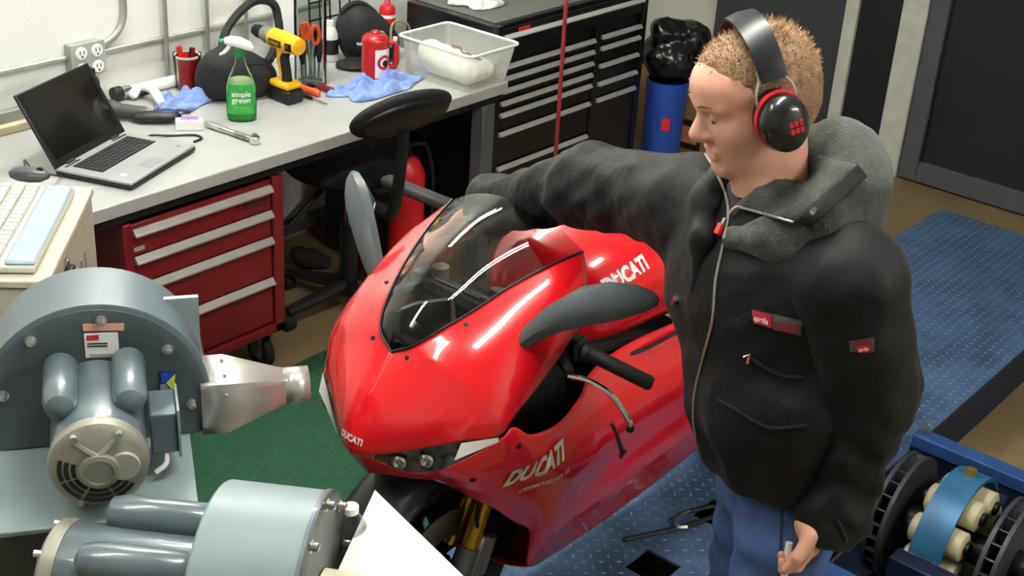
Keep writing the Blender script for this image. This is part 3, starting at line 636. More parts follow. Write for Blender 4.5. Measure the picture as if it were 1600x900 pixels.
# ratchet, small box, grips
a, b = atz(322, 193, ZB+.012), atz(398, 219, ZB+.012); d = (b-a).normalized()
k = Kit('torque_wrench', 'long chrome torque wrench lying diagonally on the bench', 'wrench', (a.x, a.y, ZB))
k.part('shaft', MB().tube([a, a+d*.02, a.lerp(b, .4), a.lerp(b, .45), b-d*.02, b], [.008, .012, .011, .009, .009, .011], 12), CHROME)
k.part('collar', MB().cyl(a.lerp(b, .62), a.lerp(b, .85), .0115, n=14), STEEL)
k.part('ratchet_head', MB().cyl((b.x, b.y, ZB+.001), (b.x, b.y, ZB+.026), .018, n=18), CHROME, bevel=.003)
k.part('square_drive', MB().bb((b.x-.006, b.y-.006, ZB+.026), (b.x+.006, b.y+.006, ZB+.036)), STEEL)
p = atz(296, 201, ZB)
k = Kit('small_carton', 'small white carton with purple print lying in front of the torque wrench', 'box', (p.x, p.y, ZB))
RZ = math.radians(-38)
k.part('carton', MB().box((p.x, p.y, ZB+.017), (.09, .045, .032), RZ), PAPER, bevel=.002)
k.part('printed_top', MB().box((p.x+.008, p.y+.006, ZB+.0335), (.06, .03, .001), RZ), mat('purple_print', '#9a6fbd', .5, var=.4, scale=60))
p = atz(252, 191, ZB); k = Kit('hand_brush', 'black hand brush with a navy blue grip beside the laptop', 'brush', (p.x, p.y, ZB))
dd = Vector((.76, -.65, 0)); MMs = np.array([[dd.x, dd.y, 0], [-dd.y, dd.x, 0], [0, 0, 1]])
k.part('body', sdf_mesh([ell(p+Vector((0, 0, .022)), (.07, .035, .022), MMs), ell(p-dd*.06+Vector((0, 0, .018)), (.04, .03, .018), MMs)], .005, p+Vector((-.14, -.14, 0)), p+Vector((.14, .14, .09)), .02), BLACK, ang=70)
k.part('grip', sdf_mesh([ell(p+dd*.015+Vector((0, 0, .036)), (.045, .02, .012), MMs)], .004, p+Vector((-.1, -.1, 0)), p+Vector((.1, .1, .09)), .02), mat('navy_rubber', '#262b52', .5), ang=70)
p = atz(205, 190, ZB); k = Kit('angle_grinder', 'dark grey angled power tool lying behind the laptop', 'tool', (p.x, p.y, ZB))
k.part('body', sdf_mesh([cap(p+Vector((-.02, .06, .03)), p+Vector((.04, -.02, .026)), .026, .024), ell(p+Vector((-.03, .09, .032)), (.036, .036, .03))], .006, p+Vector((-.15, -.15, 0)), p+Vector((.15, .2, .1)), .025), mat('charcoal_plastic', '#3d3b3a', .5), ang=70)
k.part('guard', MB().cyl(p+Vector((-.03, .11, .04)), p+Vector((-.05, .13, .05)), .03, n=20), BLACK, bevel=.004)
k.part('collar', MB().cyl(p+Vector((.045, -.03, .026)), p+Vector((.06, -.05, .026)), .02, n=16), STEEL)
p0, p1, p2 = atz(206, 158, ZB), atz(230, 150, ZB), atz(254, 170, ZB)
k = Kit('curved_handle', 'white arched plastic handle lying between the grinder and the blue towel', 'handle', (p1.x, p1.y, ZB))
hpts = [tuple(q) for q in cr([p0+Vector((0, 0, .016)), p0.lerp(p1, .6)+Vector((0, 0, .04)), p1.lerp(p2, .4)+Vector((0, 0, .042)), p2+Vector((0, 0, .016))], 5)]
k.part('arch', MB().tube(hpts, [.012]+[.017]*(len(hpts)-2)+[.012], 10), PAPER)
k.part('dark_pad', MB().tube([(q[0]+.006, q[1]-.016, q[2]-.012) for q in hpts[3:-3]], .012, 8), BLACK)
p = atz(298, 178, ZB)
tag(build('black_clip', MB().tube([p+Vector((-.08, .04, .006)), p+Vector((-.03, .03, .01)), p+Vector((.0, -.0, .008))], [.004, .008, .005], 6), BLACK), 'small black clip lying in front of the blue towel by the cup', 'clip')

# tube lamp at the back of the bench, and strip behind the laptop
k = Kit('tube_lamp', 'white tube work lamp with a dark end cap lying along the wall', 'lamp', (2.8, 3.99, ZB))
k.part('tube', MB().cyl((2.73, 3.985, ZB+.022), (2.95, 3.985, ZB+.022), .021, n=20), mat('white_tube', '#f3f3ee', .3, var=.01))
k.part('silver_ring', MB().cyl((2.695, 3.985, ZB+.024), (2.732, 3.985, ZB+.024), .023, n=20), CHROME)
k.part('end_cap', MB().cyl((2.66, 3.985, ZB+.026), (2.696, 3.985, ZB+.026), .025, n=20), BLACK, bevel=.004)
tag(build('timber_strip', MB().bb((1.3, 3.93, ZB+.001), (2.33, 3.96, ZB+.028)), mat('pale_timber', '#c9bfa0', .6, var=.1, scale=8, stretch=(1, 12, 12)), bevel=.003), 'pale timber strip lying on the bench behind the laptop', 'timber')
tag(build('steel_rail', MB().bb((1.3, 4.0, ZB+.001), (2.5, 4.035, ZB+.05)), GALV, bevel=.004), 'galvanised steel rail along the wall behind the laptop', 'rail')

# plastic tub
k = Kit('plastic_tub', 'clear plastic storage tub on the right end of the workbench', 'tub', (3.81, 3.39, ZB))
def rrect(x0, x1, y0, y1, z, r=.03, n=5):
    P = []
    for cx_, cy_, a in ((x1-r, y1-r, 0), (x0+r, y1-r, 90), (x0+r, y0+r, 180), (x1-r, y0+r, 270)):
        P += [Vector((cx_+r*math.cos(math.radians(a+90*i/n)), cy_+r*math.sin(math.radians(a+90*i/n)), z)) for i in range(n+1)]
    return P
TUBM = mat('frosted_plastic', '#dfe3dc', .35, var=.02, alpha=.3)
k.part('tub_wall', MB().rings([rrect(3.70, 3.915, 3.235, 3.54, ZB+.001), rrect(3.69, 3.925, 3.222, 3.552, ZB+.02), rrect(3.675, 3.955, 3.205, 3.575, ZB+.15)], cap=False), TUBM, solid=.002)
k.part('tub_floor', MB().add(rrect(3.70, 3.915, 3.235, 3.54, ZB+.002), [tuple(range(24))]), TUBM)
k.part('tub_rim', MB().tube(rrect(3.671, 3.96, 3.2, 3.58, ZB+.152), .0055, 8, closed=True), mat('frosted_rim', '#e4e8e2', .35, var=.02))
tc_ = Vector((3.81, 3.39, ZB))
tag(build('white_rags', sdf_mesh([ell(tc_+Vector((x_, y_, z_)), r_) for x_, y_, z_, r_ in ((-.03, -.07, .05, (.068, .078, .045)), (.04, -.07, .05, (.058, .076, .04)), (-.03, .02, .06, (.066, .08, .052)), (.04, .03, .05, (.058, .08, .042)), (-.03, .09, .07, (.06, .06, .058)), (.04, .1, .05, (.055, .05, .04)), (-.04, .11, .1, (.04, .035, .03)))], .006, tc_-Vector((.2, .25, .02)), tc_+Vector((.2, .25, .25)), .03, lambda X, Y, Z: .006*wob(X, Y, Z, 60, 17), cuts=[((0, 0, -1), -(ZB+.006))]), mat('white_rag', '#f0f0e0', .9, var=.03), ang=70), 'white rags filling the clear plastic tub', 'rags')
pipe('brown_cord', [tuple(q) for q in cr([(3.80, 3.41, ZB+.125), (3.812, 3.38, ZB+.122), (3.80, 3.355, ZB+.112), (3.812, 3.33, ZB+.108), (3.80, 3.30, ZB+.105), (3.82, 3.275, ZB+.098)], 4)], .0035, 'thin brown cord lying over the white rags in the tub', 'cord', mat('brown_cord', '#6a5340', .6))
pipe('clear_hose', [tuple(q) for q in cr([(3.66, 3.60, ZB+.1), (3.68, 3.62, ZB+.17), (3.72, 3.63, ZB+.185), (3.76, 3.61, ZB+.17), (3.77, 3.6, ZB+.1), (3.76, 3.6, ZB+.01)], 4)], .005, 'thin olive hose looped behind the clear plastic tub', 'hose', mat('olive_hose', '#7b7d50', .5))
# ------------------------------------------------------------------ black tool chest
TF = 3.35; TX0, TX1, TZ = 4.0, 5.03, 1.0
TBLK = mat('black_enamel', '#101013', .3, var=.08, coat=.2)
THND = mat('satin_handle', '#c4c5c1', .38, .3, var=.05)
k = Kit('tool_chest', 'wide black tool chest with rows of silver drawer handles', 'tool chest', (4.5, 3.6, 0))
k.part('carcass', MB().bb((TX0, TF+.02, .09), (TX1, 3.85, TZ)), TBLK, bevel=.006)
k.part('side_rail', MB().bb((TX0, TF-.002, .09), (TX0+.03, TF+.02, TZ)), TBLK, bevel=.003)
k.part('side_rail', MB().bb((TX1-.035, TF-.002, .09), (TX1, TF+.02, TZ)), TBLK, bevel=.003)
k.part('divider', MB().bb((4.655, TF-.002, .09), (4.69, TF+.02, .875)), TBLK, bevel=.003)
def drawer(x0, x1, z0, z1, zh):
    d = k.part('drawer', MB().bb((x0, TF+.004, z0+.003), (x1, TF+.02, z1-.003)), TBLK, bevel=.003)
    k.part('handle', MB().prism([(0, 0), (0, .018), (-.005, .02), (-.018, .008), (-.018, .002)], x1-x0-.012, Matrix(((0, 0, 1), (1, 0, 0), (0, 1, 0))), (x0+.006, TF+.004, zh-.009)), THND, d, bevel=.001)
zl = [aty(a, b, TF).z for a, b in ((930.7, 63), (927.7, 81), (926, 99), (925, 116.7), (922.7, 134), (920, 162), (915, 213))]
zr_ = [aty(a, b, TF).z for a, b in ((1000.7, 40.7), (999, 58), (995.7, 85), (997.7, 110.7), (991, 136.7))]
drawer(TX0+.032, TX1-.037, .885, .985, .949)
for zs, x0, x1 in ((zl, TX0+.032, 4.653), (zr_, 4.692, TX1-.037)):
    for i, z in enumerate(zs):
        lo = zs[i+1]+.014 if i < len(zs)-1 else .1
        drawer(x0, x1, lo, min(z+.014, .88), z)
for cx, cy in ((4.08, 3.45), (4.95, 3.45), (4.08, 3.77), (4.95, 3.77)):
    c = k.part('caster', MB().cyl((cx-.02, cy, .045), (cx+.02, cy, .045), .045, n=18), RUBBER, bevel=.005)
    k.part('caster_plate', MB().bb((cx-.03, cy-.03, .08), (cx+.03, cy+.03, .092)), STEEL, c)
k.part('brand_badge', MB().bb((4.13, TF-.001, .955), (4.2, TF+.004, .975)), PRINTR, bevel=.001)
tag(build('rubber_mat', MB().bb((TX0+.03, TF+.04, TZ), (TX1-.04, 3.83, TZ+.004)), mat('grey_mat', '#5a5a56', .8, var=.1, scale=20), bevel=.001), 'grey rubber mat on top of the black tool chest', 'mat')
towel('plastic_bag', 4.22, 3.64, .3, .2, .07, .3, 33, 'crumpled clear white plastic bag on top of the black tool chest', 'bag', mat('white_film', '#dfe2de', .25, var=.05), z0=TZ+.005, k=13)
k = Kit('upright_pole', 'thin dark red pole standing upright in front of the black tool chest', 'pole', (4.225, 3.2, 0))
POLE = mat('dark_red_pole', '#8f2f33', .4, var=.1)
k.part('pole', MB().cyl((4.24, 3.2, .012), (4.2, 3.2, 3.12), .0085, n=10), POLE); k.part('foot', MB().cyl((4.24, 3.2, .0), (4.24, 3.2, .014), .05, n=18), DKMETAL, bevel=.003); k.part('ceiling_flange', MB().cyl((4.2, 3.2, 3.12), (4.2, 3.2, 3.15), .03, n=14), DKMETAL)

# bin with black liner, cartons
bx_, by_ = 5.20, 3.31
k = Kit('trash_bin', 'blue waste bin with a bunched black plastic liner on top', 'bin', (bx_, by_, 0))
k.part('bin_body', MB().lathe((bx_, by_, .001), (0, 0, 1), [(.08, 0), (.085, .01), (.10, .55), (.094, .55), (.08, .02)], n=28), mat('blue_bin_plastic', '#2748a0', .4, var=.08))
k.part('bin_mark', MB().grid([[Vector((bx_+.0975*math.cos(math.radians(a)), by_+.0975*math.sin(math.radians(a)), z)) for z in (.33, .35, .37, .39)] for a in range(208, 236, 4)]), REDPL)
lc_ = Vector((bx_+.01, by_, .66))
k.part('liner', sdf_mesh([ell(lc_, (.15, .14, .13)), ell(lc_+Vector((.06, -.05, .09)), (.09, .09, .08)), ell(lc_+Vector((-.04, .02, .12)), (.08, .08, .06))], .009, lc_-Vector((.25, .25, .2)), lc_+Vector((.28, .25, .3)), .04, lambda X, Y, Z: .016*wob(X, Y, Z, 40, 5)+.008*np.abs(wob(X, Y, Z, 95, 8))), mat('black_bin_film', '#0d0d0f', .22, var=.1), ang=30)
CARD = mat('brown_cardboard', '#8d6a44', .8, var=.08, scale=8)
def carton(x, y, sx, sy, sz, rz, lab, marks=True):
    k = Kit('cardboard_box', lab, 'box', (x, y, 0), 'cartons against the end wall'); M = Matrix.Rotation(rz, 3, 'Z')
    k.part('carton', MB().box((x, y, sz/2), (sx, sy, sz), rz), CARD, bevel=.004)
    for s in (-1, 1): k.part('flap', MB().box(Vector((x, y, sz+.002))+M @ Vector((0, s*sy/4, 0)), (sx, sy/2-.004, .004), rz), CARD)
    k.part('tape', MB().box((x, y, sz+.005), (sx, .05, .002), rz), mat('tape', '#b89a6a', .3))
    if marks:
        k.part('printed_mark', MB().box(Vector((x, y, sz*.55))+M @ Vector((-sx/2-.001, -sy*.1, 0)), (.002, sy*.4, sz*.35), rz), PRINTK)
        k.part('printed_mark', MB().box(Vector((x, y, sz*.55))+M @ Vector((-sx/2-.002, -sy*.1, 0)), (.002, sy*.3, sz*.2), rz), mat('pale_red_print', '#b97a6a', .7))
carton(5.60, 3.36, .4, .4, .42, .1, 'brown cardboard box with a printed mark and white scraps on top')
carton(6.02, 3.86, .42, .36, .4, -.05, 'plain brown cardboard box farther back in the corner', False)
towel('paper_scraps', 5.52, 3.42, .26, .14, .03, .4, 41, 'white paper scraps on the nearer cardboard box', 'paper', PAPER, z0=.427, k=9)

# ------------------------------------------------------------------ under the bench
towel('parts_bag', 3.15, 3.83, .2, .2, .2, .2, 51, 'pale blue plastic bag heaped on the floor beside the red cabinet', 'bag', mat('pale_blue_film', '#9fb0c8', .3, var=.35, scale=18), z0=.002, k=10)
p = Vector((3.38, 3.76, 0)); k = Kit('work_bag', 'dark lumpy work bag on the floor behind the chair post', 'bag', p)
k.part('body', sdf_mesh([cap(p+Vector((-.04, .03, .08)), p+Vector((.05, -.03, .035)), .032, .03), ell(p+Vector((.02, .03, .04)), (.06, .045, .038))], .008, p+Vector((-.2, -.2, 0)), p+Vector((.25, .25, .25)), .03, cuts=[((0, 0, -1), -.003)]), mat('dark_maroon_cloth', '#2a1f24', .8, var=.2), ang=60)
k = Kit('gas_cylinder', 'red upright steel cylinder standing on the floor under the workbench', 'canister', (3.62, 3.46, 0))
k.part('cylinder', MB().lathe((3.62, 3.46, .001), (0, 0, 1), [(.07, 0), (.072, .01), (.072, .46), (.05, .51), (.025, .53)], n=24), REDPL)
k.part('valve', MB().cyl((3.62, 3.46, .528), (3.62, 3.46, .58), .016, n=12).cyl((3.585, 3.46, .57), (3.66, 3.46, .57), .009, n=8), DKMETAL)
k.part('hose', MB().tube([tuple(q) for q in cr([(3.66, 3.46, .57), (3.71, 3.44, .55), (3.73, 3.42, .4), (3.72, 3.42, .2), (3.70, 3.43, .1)], 4)], .008, 6), BLACK)
k = Kit('tool_case', 'black hard tool case standing under the end of the workbench', 'case', (3.72, 3.74, 0))
k.part('shell', MB().bb((3.58, 3.63, .0), (3.78, 3.9, .6)), BLACK, bevel=.02)
k.part('grip', MB().tube([(3.62, 3.76, .6), (3.62, 3.76, .64), (3.72, 3.76, .64), (3.72, 3.76, .6)], .012, 8), BLACK)
k.part('latch', MB().bb((3.572, 3.7, .4), (3.582, 3.73, .46)).bb((3.572, 3.8, .4), (3.582, 3.83, .46)), DKRED, bevel=.002)

# office chair
hx, hy = 3.27, 3.42
k = Kit('office_chair', 'black padded office chair pushed toward the workbench', 'chair', (hx, hy, 0))
FAB = mat('black_upholstery', '#131315', .8, var=.2, scale=60, bump=.2, bscale=250)
# five-star base
for i in range(5):
    a = math.radians(72*i+175); e = Vector((hx+.29*math.cos(a), hy+.29*math.sin(a), .075))
    g = k.part('base_leg', MB().tube([(hx, hy, .11), Vector((hx, hy, .105)).lerp(e, .5), e], [.03, .026, .02], 8), BLACK)
    k.part('caster', MB().cyl(e+Vector((-.02, 0, -.045)), e+Vector((.02, 0, -.045)), .03, n=14), RUBBER, g)
k.part('gas_column', MB().cyl((hx, hy, .09), (hx, hy, .36), .036, n=16), BLACK)
k.part('piston', MB().cyl((hx, hy, .36), (hx, hy, .52), .016, n=12), CHROME)
k.part('mechanism', MB().bb((hx-.09, hy-.13, .50), (hx+.09, hy+.12, .54)), BLACK, bevel=.01)
sc_ = Vector((hx, hy+.04, .575))
k.part('seat', sdf_mesh([ell(sc_, (.19, .225, .045)), ell(sc_+Vector((0, .05, .005)), (.18, .19, .048))], .01, sc_-Vector((.3, .3, .1)), sc_+Vector((.3, .3, .1)), .03), FAB, ang=70)
bk = Vector((3.075, 2.97, .965)); tl = math.radians(38); bz = math.radians(-8)
Rb = np.array([[math.cos(bz), math.sin(bz), 0], [-math.sin(bz)*math.cos(tl), math.cos(bz)*math.cos(tl), math.sin(tl)], [math.sin(bz)*math.sin(tl), -math.cos(bz)*math.sin(tl), math.cos(tl)]])
k.part('backrest', sdf_mesh([ell(bk, (.205, .036, .11), Rb), ell(bk+Vector((0, .02, -.02)), (.17, .036, .085), Rb)], .009, bk-Vector((.3, .15, .2)), bk+Vector((.3, .15, .2)), .03), FAB, ang=70)
k.part('back_shell', sdf_mesh([ell(bk+Vector((0, -.018, -.012)), (.18, .03, .095), Rb)], .009, bk-Vector((.3, .15, .2)), bk+Vector((.3, .15, .2)), .03), mat('black_shell', '#0e0e10', .35), ang=70)
k.part('back_stem', MB().tube([tuple(q) for q in cr([(hx, hy-.05, .52), (3.2, 3.2, .52), (3.13, 3.06, .56), (3.1, 3.0, .7), (3.085, 2.965, .94)], 4)], .022, 8), BLACK)
k.part('lever', MB().tube([(hx-.06, hy-.1, .52), (hx-.1, hy-.2, .525), (hx-.11, hy-.22, .525)], .007, 6), CHROME)
for _ in (0,):
    k.part('armrest', MB().bb((3.205, 2.80, .595), (3.262, 3.2, .632)), mat('charcoal_armpad', '#3f4040', .6), bevel=.012)
    k.part('arm_post', MB().tube([(hx, hy-.1, .515), (hx-.02, hy-.2, .52), (hx-.03, hy-.25, .55), (hx-.036, hy-.27, .6)], .014, 8), BLACK)

# ------------------------------------------------------------------ steel platform (dyno bed)
PX0, PX1, PY0, PY1, PZ = 1.53, 5.6, 1.272, 2.06, .18
holes = [(2.53, 2.64, 1.462, 1.575), (2.86, 2.97, 1.462, 1.575)]
k = Kit('steel_platform', 'blue tread plate platform carrying the motorcycle', 'platform', (3.4, 1.66, 0))
xs = sorted({PX0, PX1, *[h[0] for h in holes], *[h[1] for h in holes]}); ys = [PY0, 1.462, 1.575, PY1]
pm = MB()
for i in range(len(xs)-1):
    for j in range(3):
        if any(abs(xs[i]-h[0]) < 1e-6 for h in holes) and j == 1: continue
        pm.bb((xs[i], ys[j], PZ-.008), (xs[i+1], ys[j+1], PZ))
k.part('deck_plate', pm, PLATEBLUE)
k.part('side_skirt', MB().bb((PX0, PY0, 0), (PX1, PY0+.012, PZ-.008)), FRAMEBLUE)
k.part('side_skirt', MB().bb((PX0, PY1-.012, 0), (PX1, PY1, PZ-.008)), FRAMEBLUE)
k.part('end_skirt', MB().bb((PX0, PY0+.012, 0), (PX0+.012, PY1-.012, PZ-.008)), FRAMEBLUE)
k.part('end_skirt', MB().bb((PX1-.012, PY0+.012, 0), (PX1, PY1-.012, PZ-.008)), FRAMEBLUE)
for h in holes: k.part('recess', MB().bb((h[0], h[2], .03), (h[1], h[3], .04)), mat('dark_recess', '#0c0c10', .8))
lug = MB()
for i in range(int((PX1-PX0)/.034)):
    for j in range(int((PY1-PY0)/.034)):
        x, y = PX0+.02+i*.034, PY0+.02+j*.034
        if any(h[0]-.02 < x < h[1]+.02 and h[2]-.02 < y < h[3]+.02 for h in holes): continue
        a = math.radians(45 if (i+j) % 2 else -45); c, s = math.cos(a), math.sin(a); L_, w_ = .011, .004
        P = [(L_, 0, 0), (0, w_, 0), (-L_, 0, 0), (0, -w_, 0), (.004, 0, .0022), (-.004, 0, .0022)]
        lug.add([(x+q[0]*c-q[1]*s, y+q[0]*s+q[1]*c, PZ+q[2]) for q in P], [(0, 1, 4), (1, 2, 5, 4), (2, 3, 5), (3, 0, 4, 5)])
k.part('tread_lugs', lug, mat('worn_blue_tread', '#5a7396', .4, .35, var=.3, scale=6), kind='stuff', ang=10)
# tie-down hook on the deck
q = Vector((2.95, 1.60, PZ))
k = Kit('tie_down', 'black tie-down strap with a metal hook lying on the blue platform beside the bike', 'strap', q)
k.part('strap', MB().tube([tuple(z) for z in cr([(2.62, 1.64, PZ+.006), (2.78, 1.56, PZ+.006), (2.9, 1.52, PZ+.006), (2.935, 1.545, PZ+.006), (2.86, 1.585, PZ+.006)], 5)], .007, 6), BLACK)
k.part('hook', MB().tube([tuple(z) for z in cr([(2.86, 1.585, PZ+.008), (2.80, 1.585, PZ+.02), (2.77, 1.565, PZ+.01), (2.79, 1.545, PZ+.008)], 4)], .007, 6), STEEL)

# eddy brake and its frame
EX, EZ, ER = 3.27, .2, .185; EY0, EY1 = 1.11, .835
k = Kit('brake_frame', 'dark blue steel frame around the round brake unit beside the platform', 'frame', (3.25, 1.0, 0))
k.part('far_beam', MB().bb((3.62, .3, .205), (3.68, 1.268, .25)), BEAMBLUE, bevel=.004)
k.part('far_plate', MB().bb((3.625, .3, 0), (3.635, 1.268, .205)), FRAMEBLUE)
k.part('near_beam', MB().bb((2.80, .3, .205), (2.86, 1.268, .25)), BEAMBLUE, bevel=.004)
k.part('near_plate', MB().bb((2.84, .3, 0), (2.85, 1.268, .205)), FRAMEBLUE)
k.part('base_plate', MB().bb((2.86, .3, 0), (3.62, 1.26, .008)), FRAMEBLUE)
k.part('corner_bolt', MB().cyl((3.65, .55, .25), (3.65, .55, .262), .012, n=6), STEEL)
k.part('corner_bolt', MB().cyl((3.65, 1.24, .25), (3.65, 1.24, .27), .016, n=6), STEEL)
k = Kit('eddy_brake', 'round eddy current brake with ribbed discs and cream coils', 'brake unit', (EX, .97, .008))
DISC = mat('dark_grey_casting', '#3b3b42', .55, .3, var=.15)
for y, s in ((EY0, -1), (EY1, 1)):
    d = k.part('fan_disc', MB().lathe((EX, y-.006, EZ), (0, 1, 0), [(.05, 0), (ER, 0), (ER, .012), (.05, .012)], n=48, cap=False), DISC)
    d2 = k.part('fan_disc', MB().lathe((EX, y-.006-s*.04, EZ), (0, 1, 0), [(.05, 0), (ER, 0), (ER, .012), (.05, .012)], n=48, cap=False), DISC)
    for i in range(26):
        a = 2*math.pi*i/26; M = Matrix.Rotation(-a, 3, 'Y')
        k.part('vane', MB().box(Vector((EX, y-s*.02, EZ))+M @ Vector((ER-.045, 0, 0)), (.085, .03, .005), M=M @ Matrix.Rotation(.25, 3, 'Y')), DISC, d)
COIL = mat('cream_coil', '#cfc9a2', .6, var=.18, scale=18, detail=8)
for i in range(8):
    a = 2*math.pi*(i+.35)/8; c = Vector((EX+.125*math.cos(a), 0, EZ+.125*math.sin(a)))
    for y0, y1 in ((EY0-.06, EY0-.135), (EY1+.135, EY1+.06)):
        k.part('coil', MB().lathe((c.x, y1 if y1 < y0 else y0, c.z), (0, 1, 0), [(.032, 0), (.042, .006), (.042, .069), (.032, .075)], n=18), COIL)
    k.part('core', MB().cyl((c.x, EY1+.05, c.z), (c.x, EY0-.05, c.z), .02, n=12), DKMETAL)
k.part('hub', MB().cyl((EX, EY1-.08, EZ), (EX, 1.26, EZ), .045, n=20), DKMETAL)
yc = (EY0+EY1)/2
st = [Vector((EX+.188*math.cos(math.radians(a)), yc, EZ+.188*math.sin(math.radians(a)))) for a in range(20, 176, 6)]
k.part('bracket_strap', MB().rings([[p+Vector((0, -.045, 0)), p+Vector((0, .045, 0)), p+Vector((0, .045, 0))+(p-Vector((EX, yc, EZ))).normalized()*.012, p+Vector((0, -.045, 0))+(p-Vector((EX, yc, EZ))).normalized()*.012] for p in st]), mat('teal_blue_steel', '#2c5f86', .4, .2, var=.2, scale=15))
k.part('bracket_plate', MB().bb((EX-.25, yc-.1, .008), (EX-.19, yc+.075, .23)), FRAMEBLUE, bevel=.004)
k.part('bracket_plate', MB().bb((EX+.18, yc-.06, .008), (EX+.24, yc+.06, .25)), FRAMEBLUE, bevel=.004)
k.part('gold_bolt', MB().cyl((EX+.03, yc, EZ+.196), (EX+.032, yc, EZ+.216), .016, n=6), mat('gold_bolt', '#c9a24a', .3, .8))
k.part('junction_block', MB().bb((EX+.02, EY1-.2, .008), (EX+.2, EY1-.09, .2)), mat('dull_green_block', '#5d6f5c', .6, var=.5, scale=40), bevel=.006)

# ------------------------------------------------------------------ blowers
def frame(a):
    a = Vector(a).normalized(); rr = Vector((-a.y, a.x, 0)); return a, rr
BOLT = mat('bright_bolt', '#c4c4bf', .25, .85)
MOTORP = mat('motor_enamel', '#59666d', .3, var=.06, coat=.4)
ALU = mat('cast_aluminium', '#9a988c', .5, .5, var=.12, scale=30)
def motor(k, o, a, up, ln, R, caps=True, side=1):
    """electric motor from o along a"""
    o, a = Vector(o), Vector(a).normalized(); up = Vector((0, 0, 1)); s = a.cross(up).normalized()*side
    m = k.part('motor_body', MB().lathe(o, a, [(R*.92, 0), (R, .01), (R, ln-.02), (R*.97, ln-.008)], n=40), MOTORP)
    e = o+a*(ln-.012)
    k.part('end_bell', MB().lathe(e, a, [(R*1.02, -.01), (R*1.04, 0), (R*1.02, .014), (R*.9, .022), (R*.3, .03), (R*.28, .036), (.004, .036)], n=40), ALU, m)
    k.part('bearing_cap', MB().lathe(e+a*.03, a, [(R*.42, 0), (R*.4, .008), (R*.3, .01), (R*.28, .004), (.003, .004)], n=24), ALU, m)
    for q in (.52, .66, .8):
        for (t0, t1) in ((160, 196), (202, 238), (244, 287), (293, 325)):
            pts = [e+a*(.0215+.0133*(.9-q))+(s*math.cos(math.radians(t))+up*math.sin(math.radians(t)))*R*q for t in np.linspace(t0, t1, 8)]
            k.part('cooling_slot', MB().tube(pts, R*.05, 6), PRINTK, m)
    k.part('inspection_disc', MB().cyl(e+a*.02+s*R*.5+up*R*.02, e+a*.031+s*R*.5+up*R*.02, R*.34, n=24), mat('pale_alloy_disc', '#b9b8ac', .5, .3), m, bevel=.002)
    for q0_, q1_ in ((125, .82), (60, .82)): k.part('end_rib', MB().tube([e+a*.032+up*R*.32, e+a*.022+(s*math.cos(math.radians(q0_))+up*math.sin(math.radians(q0_)))*R*q1_], [.006, .005], 6), ALU, m)
    for t in (60, 120, 240, 300): k.part('bolt', MB().cyl(e+a*.012+(s*math.cos(math.radians(t))+up*math.sin(math.radians(t)))*R*.9, e+a*.03+(s*math.cos(math.radians(t))+up*math.sin(math.radians(t)))*R*.9, .007, n=8), BOLT, m)
    for sg in (-1, 1):
        b = o+s*sg*R*.72+up*R*.98
        k.part('capacitor_cover', MB().tube([b+a*(ln*.06), b+a*(ln*.1), b+a*(ln*.62), b+a*(ln*.72), b+a*(ln*.76)], [R*.3, R*.37, R*.37, R*.3, R*.12], 18), MOTORP, m)
    return m, s, up
# first blower, facing the viewer
a, rr = frame((-.56, -.83, 0)); FC = Vector((1.236, 1.975, 1.075)); UPV = Vector((0, 0, 1)); R1 = .205; PZ1 = .99
k = Kit('blower', 'grey centrifugal blower with white rating label, motor facing the viewer', 'blower', FC-a*.1+Vector((0, 0, PZ1-FC.z)))
T1 = .17; prof = []
for i in range(41):
    t = math.radians(-24+228*i/40); prof.append((R1*math.cos(t), R1*math.sin(t)))
poly = prof + [(-R1, PZ1-FC.z+.001), (R1*.93, PZ1-FC.z+.001)]
poly = [(x, max(y, PZ1-FC.z+.001)) for x, y in poly]
MF = Matrix((tuple(rr), tuple(UPV), tuple(rr.cross(UPV)))).transposed()
nd_ = rr.cross(UPV); zs = 1 if nd_.dot(a) > 0 else -1
def ringpoly(sc): return [(x*sc, PZ1-FC.z+.001 + (y-(PZ1-FC.z+.001))*sc) for x, y in poly]
def loft(levels):
    return MB().rings([[FC+rr*x+UPV*y+a*d for x, y in ringpoly(sc)] for sc, d in levels])
k.part('scroll_housing', loft([(1, -T1), (1, -.012), (1, -.004)]), BLOWER, bevel=.003)
k.part('face_plate', loft([(.985, -.004), (.985, .004), (.9, .005), (.885, .0035)]), mat('dark_blue_grey_enamel', '#525d61', .42, var=.05, scale=7))
k.part('rim_flange', loft([(1.0, -.008), (1.02, -.006), (1.02, .0), (1.0, .002)]), BLOWER)
for px, py in ((158, 500), (48, 532), (262, 545), (5, 617), (300, 630)):
    d_ = Vector(_ray(px, py)); o_ = Vector((0, 0, CAMZ)); t_ = (FC+a*.004-o_).dot(a)/d_.dot(a); p_ = o_+d_*t_
    b_ = k.part('bolt', MB().lathe(p_, a, [(.011, 0), (.011, .003), (.0075, .003), (.0075, .012), (.004, .014)], n=14), BOLT)
def onface(px, py):
    d_ = Vector(_ray(px, py)); o_ = Vector((0, 0, CAMZ)); t_ = (FC+a*.0055-o_).dot(a)/d_.dot(a); return o_+d_*t_
def facequad(name, pts, m, par=None, lift=0):
    P = [onface(*p)+a*lift for p in pts]; return k.part(name, MB().add(P+[q+a*.0008 for q in P], [(3, 2, 1, 0), (4, 5, 6, 7), (0, 1, 5, 4), (1, 2, 6, 5), (2, 3, 7, 6), (3, 0, 4, 7)]), m, par)
lb2 = facequad('rating_label', [(131, 521), (184, 519), (187, 557), (134, 559)], PAPER)
facequad('label_block', [(135, 524), (154, 523), (154, 531), (135, 532)], PRINTR, lb2, .001)
c_ = onface(160, 537)
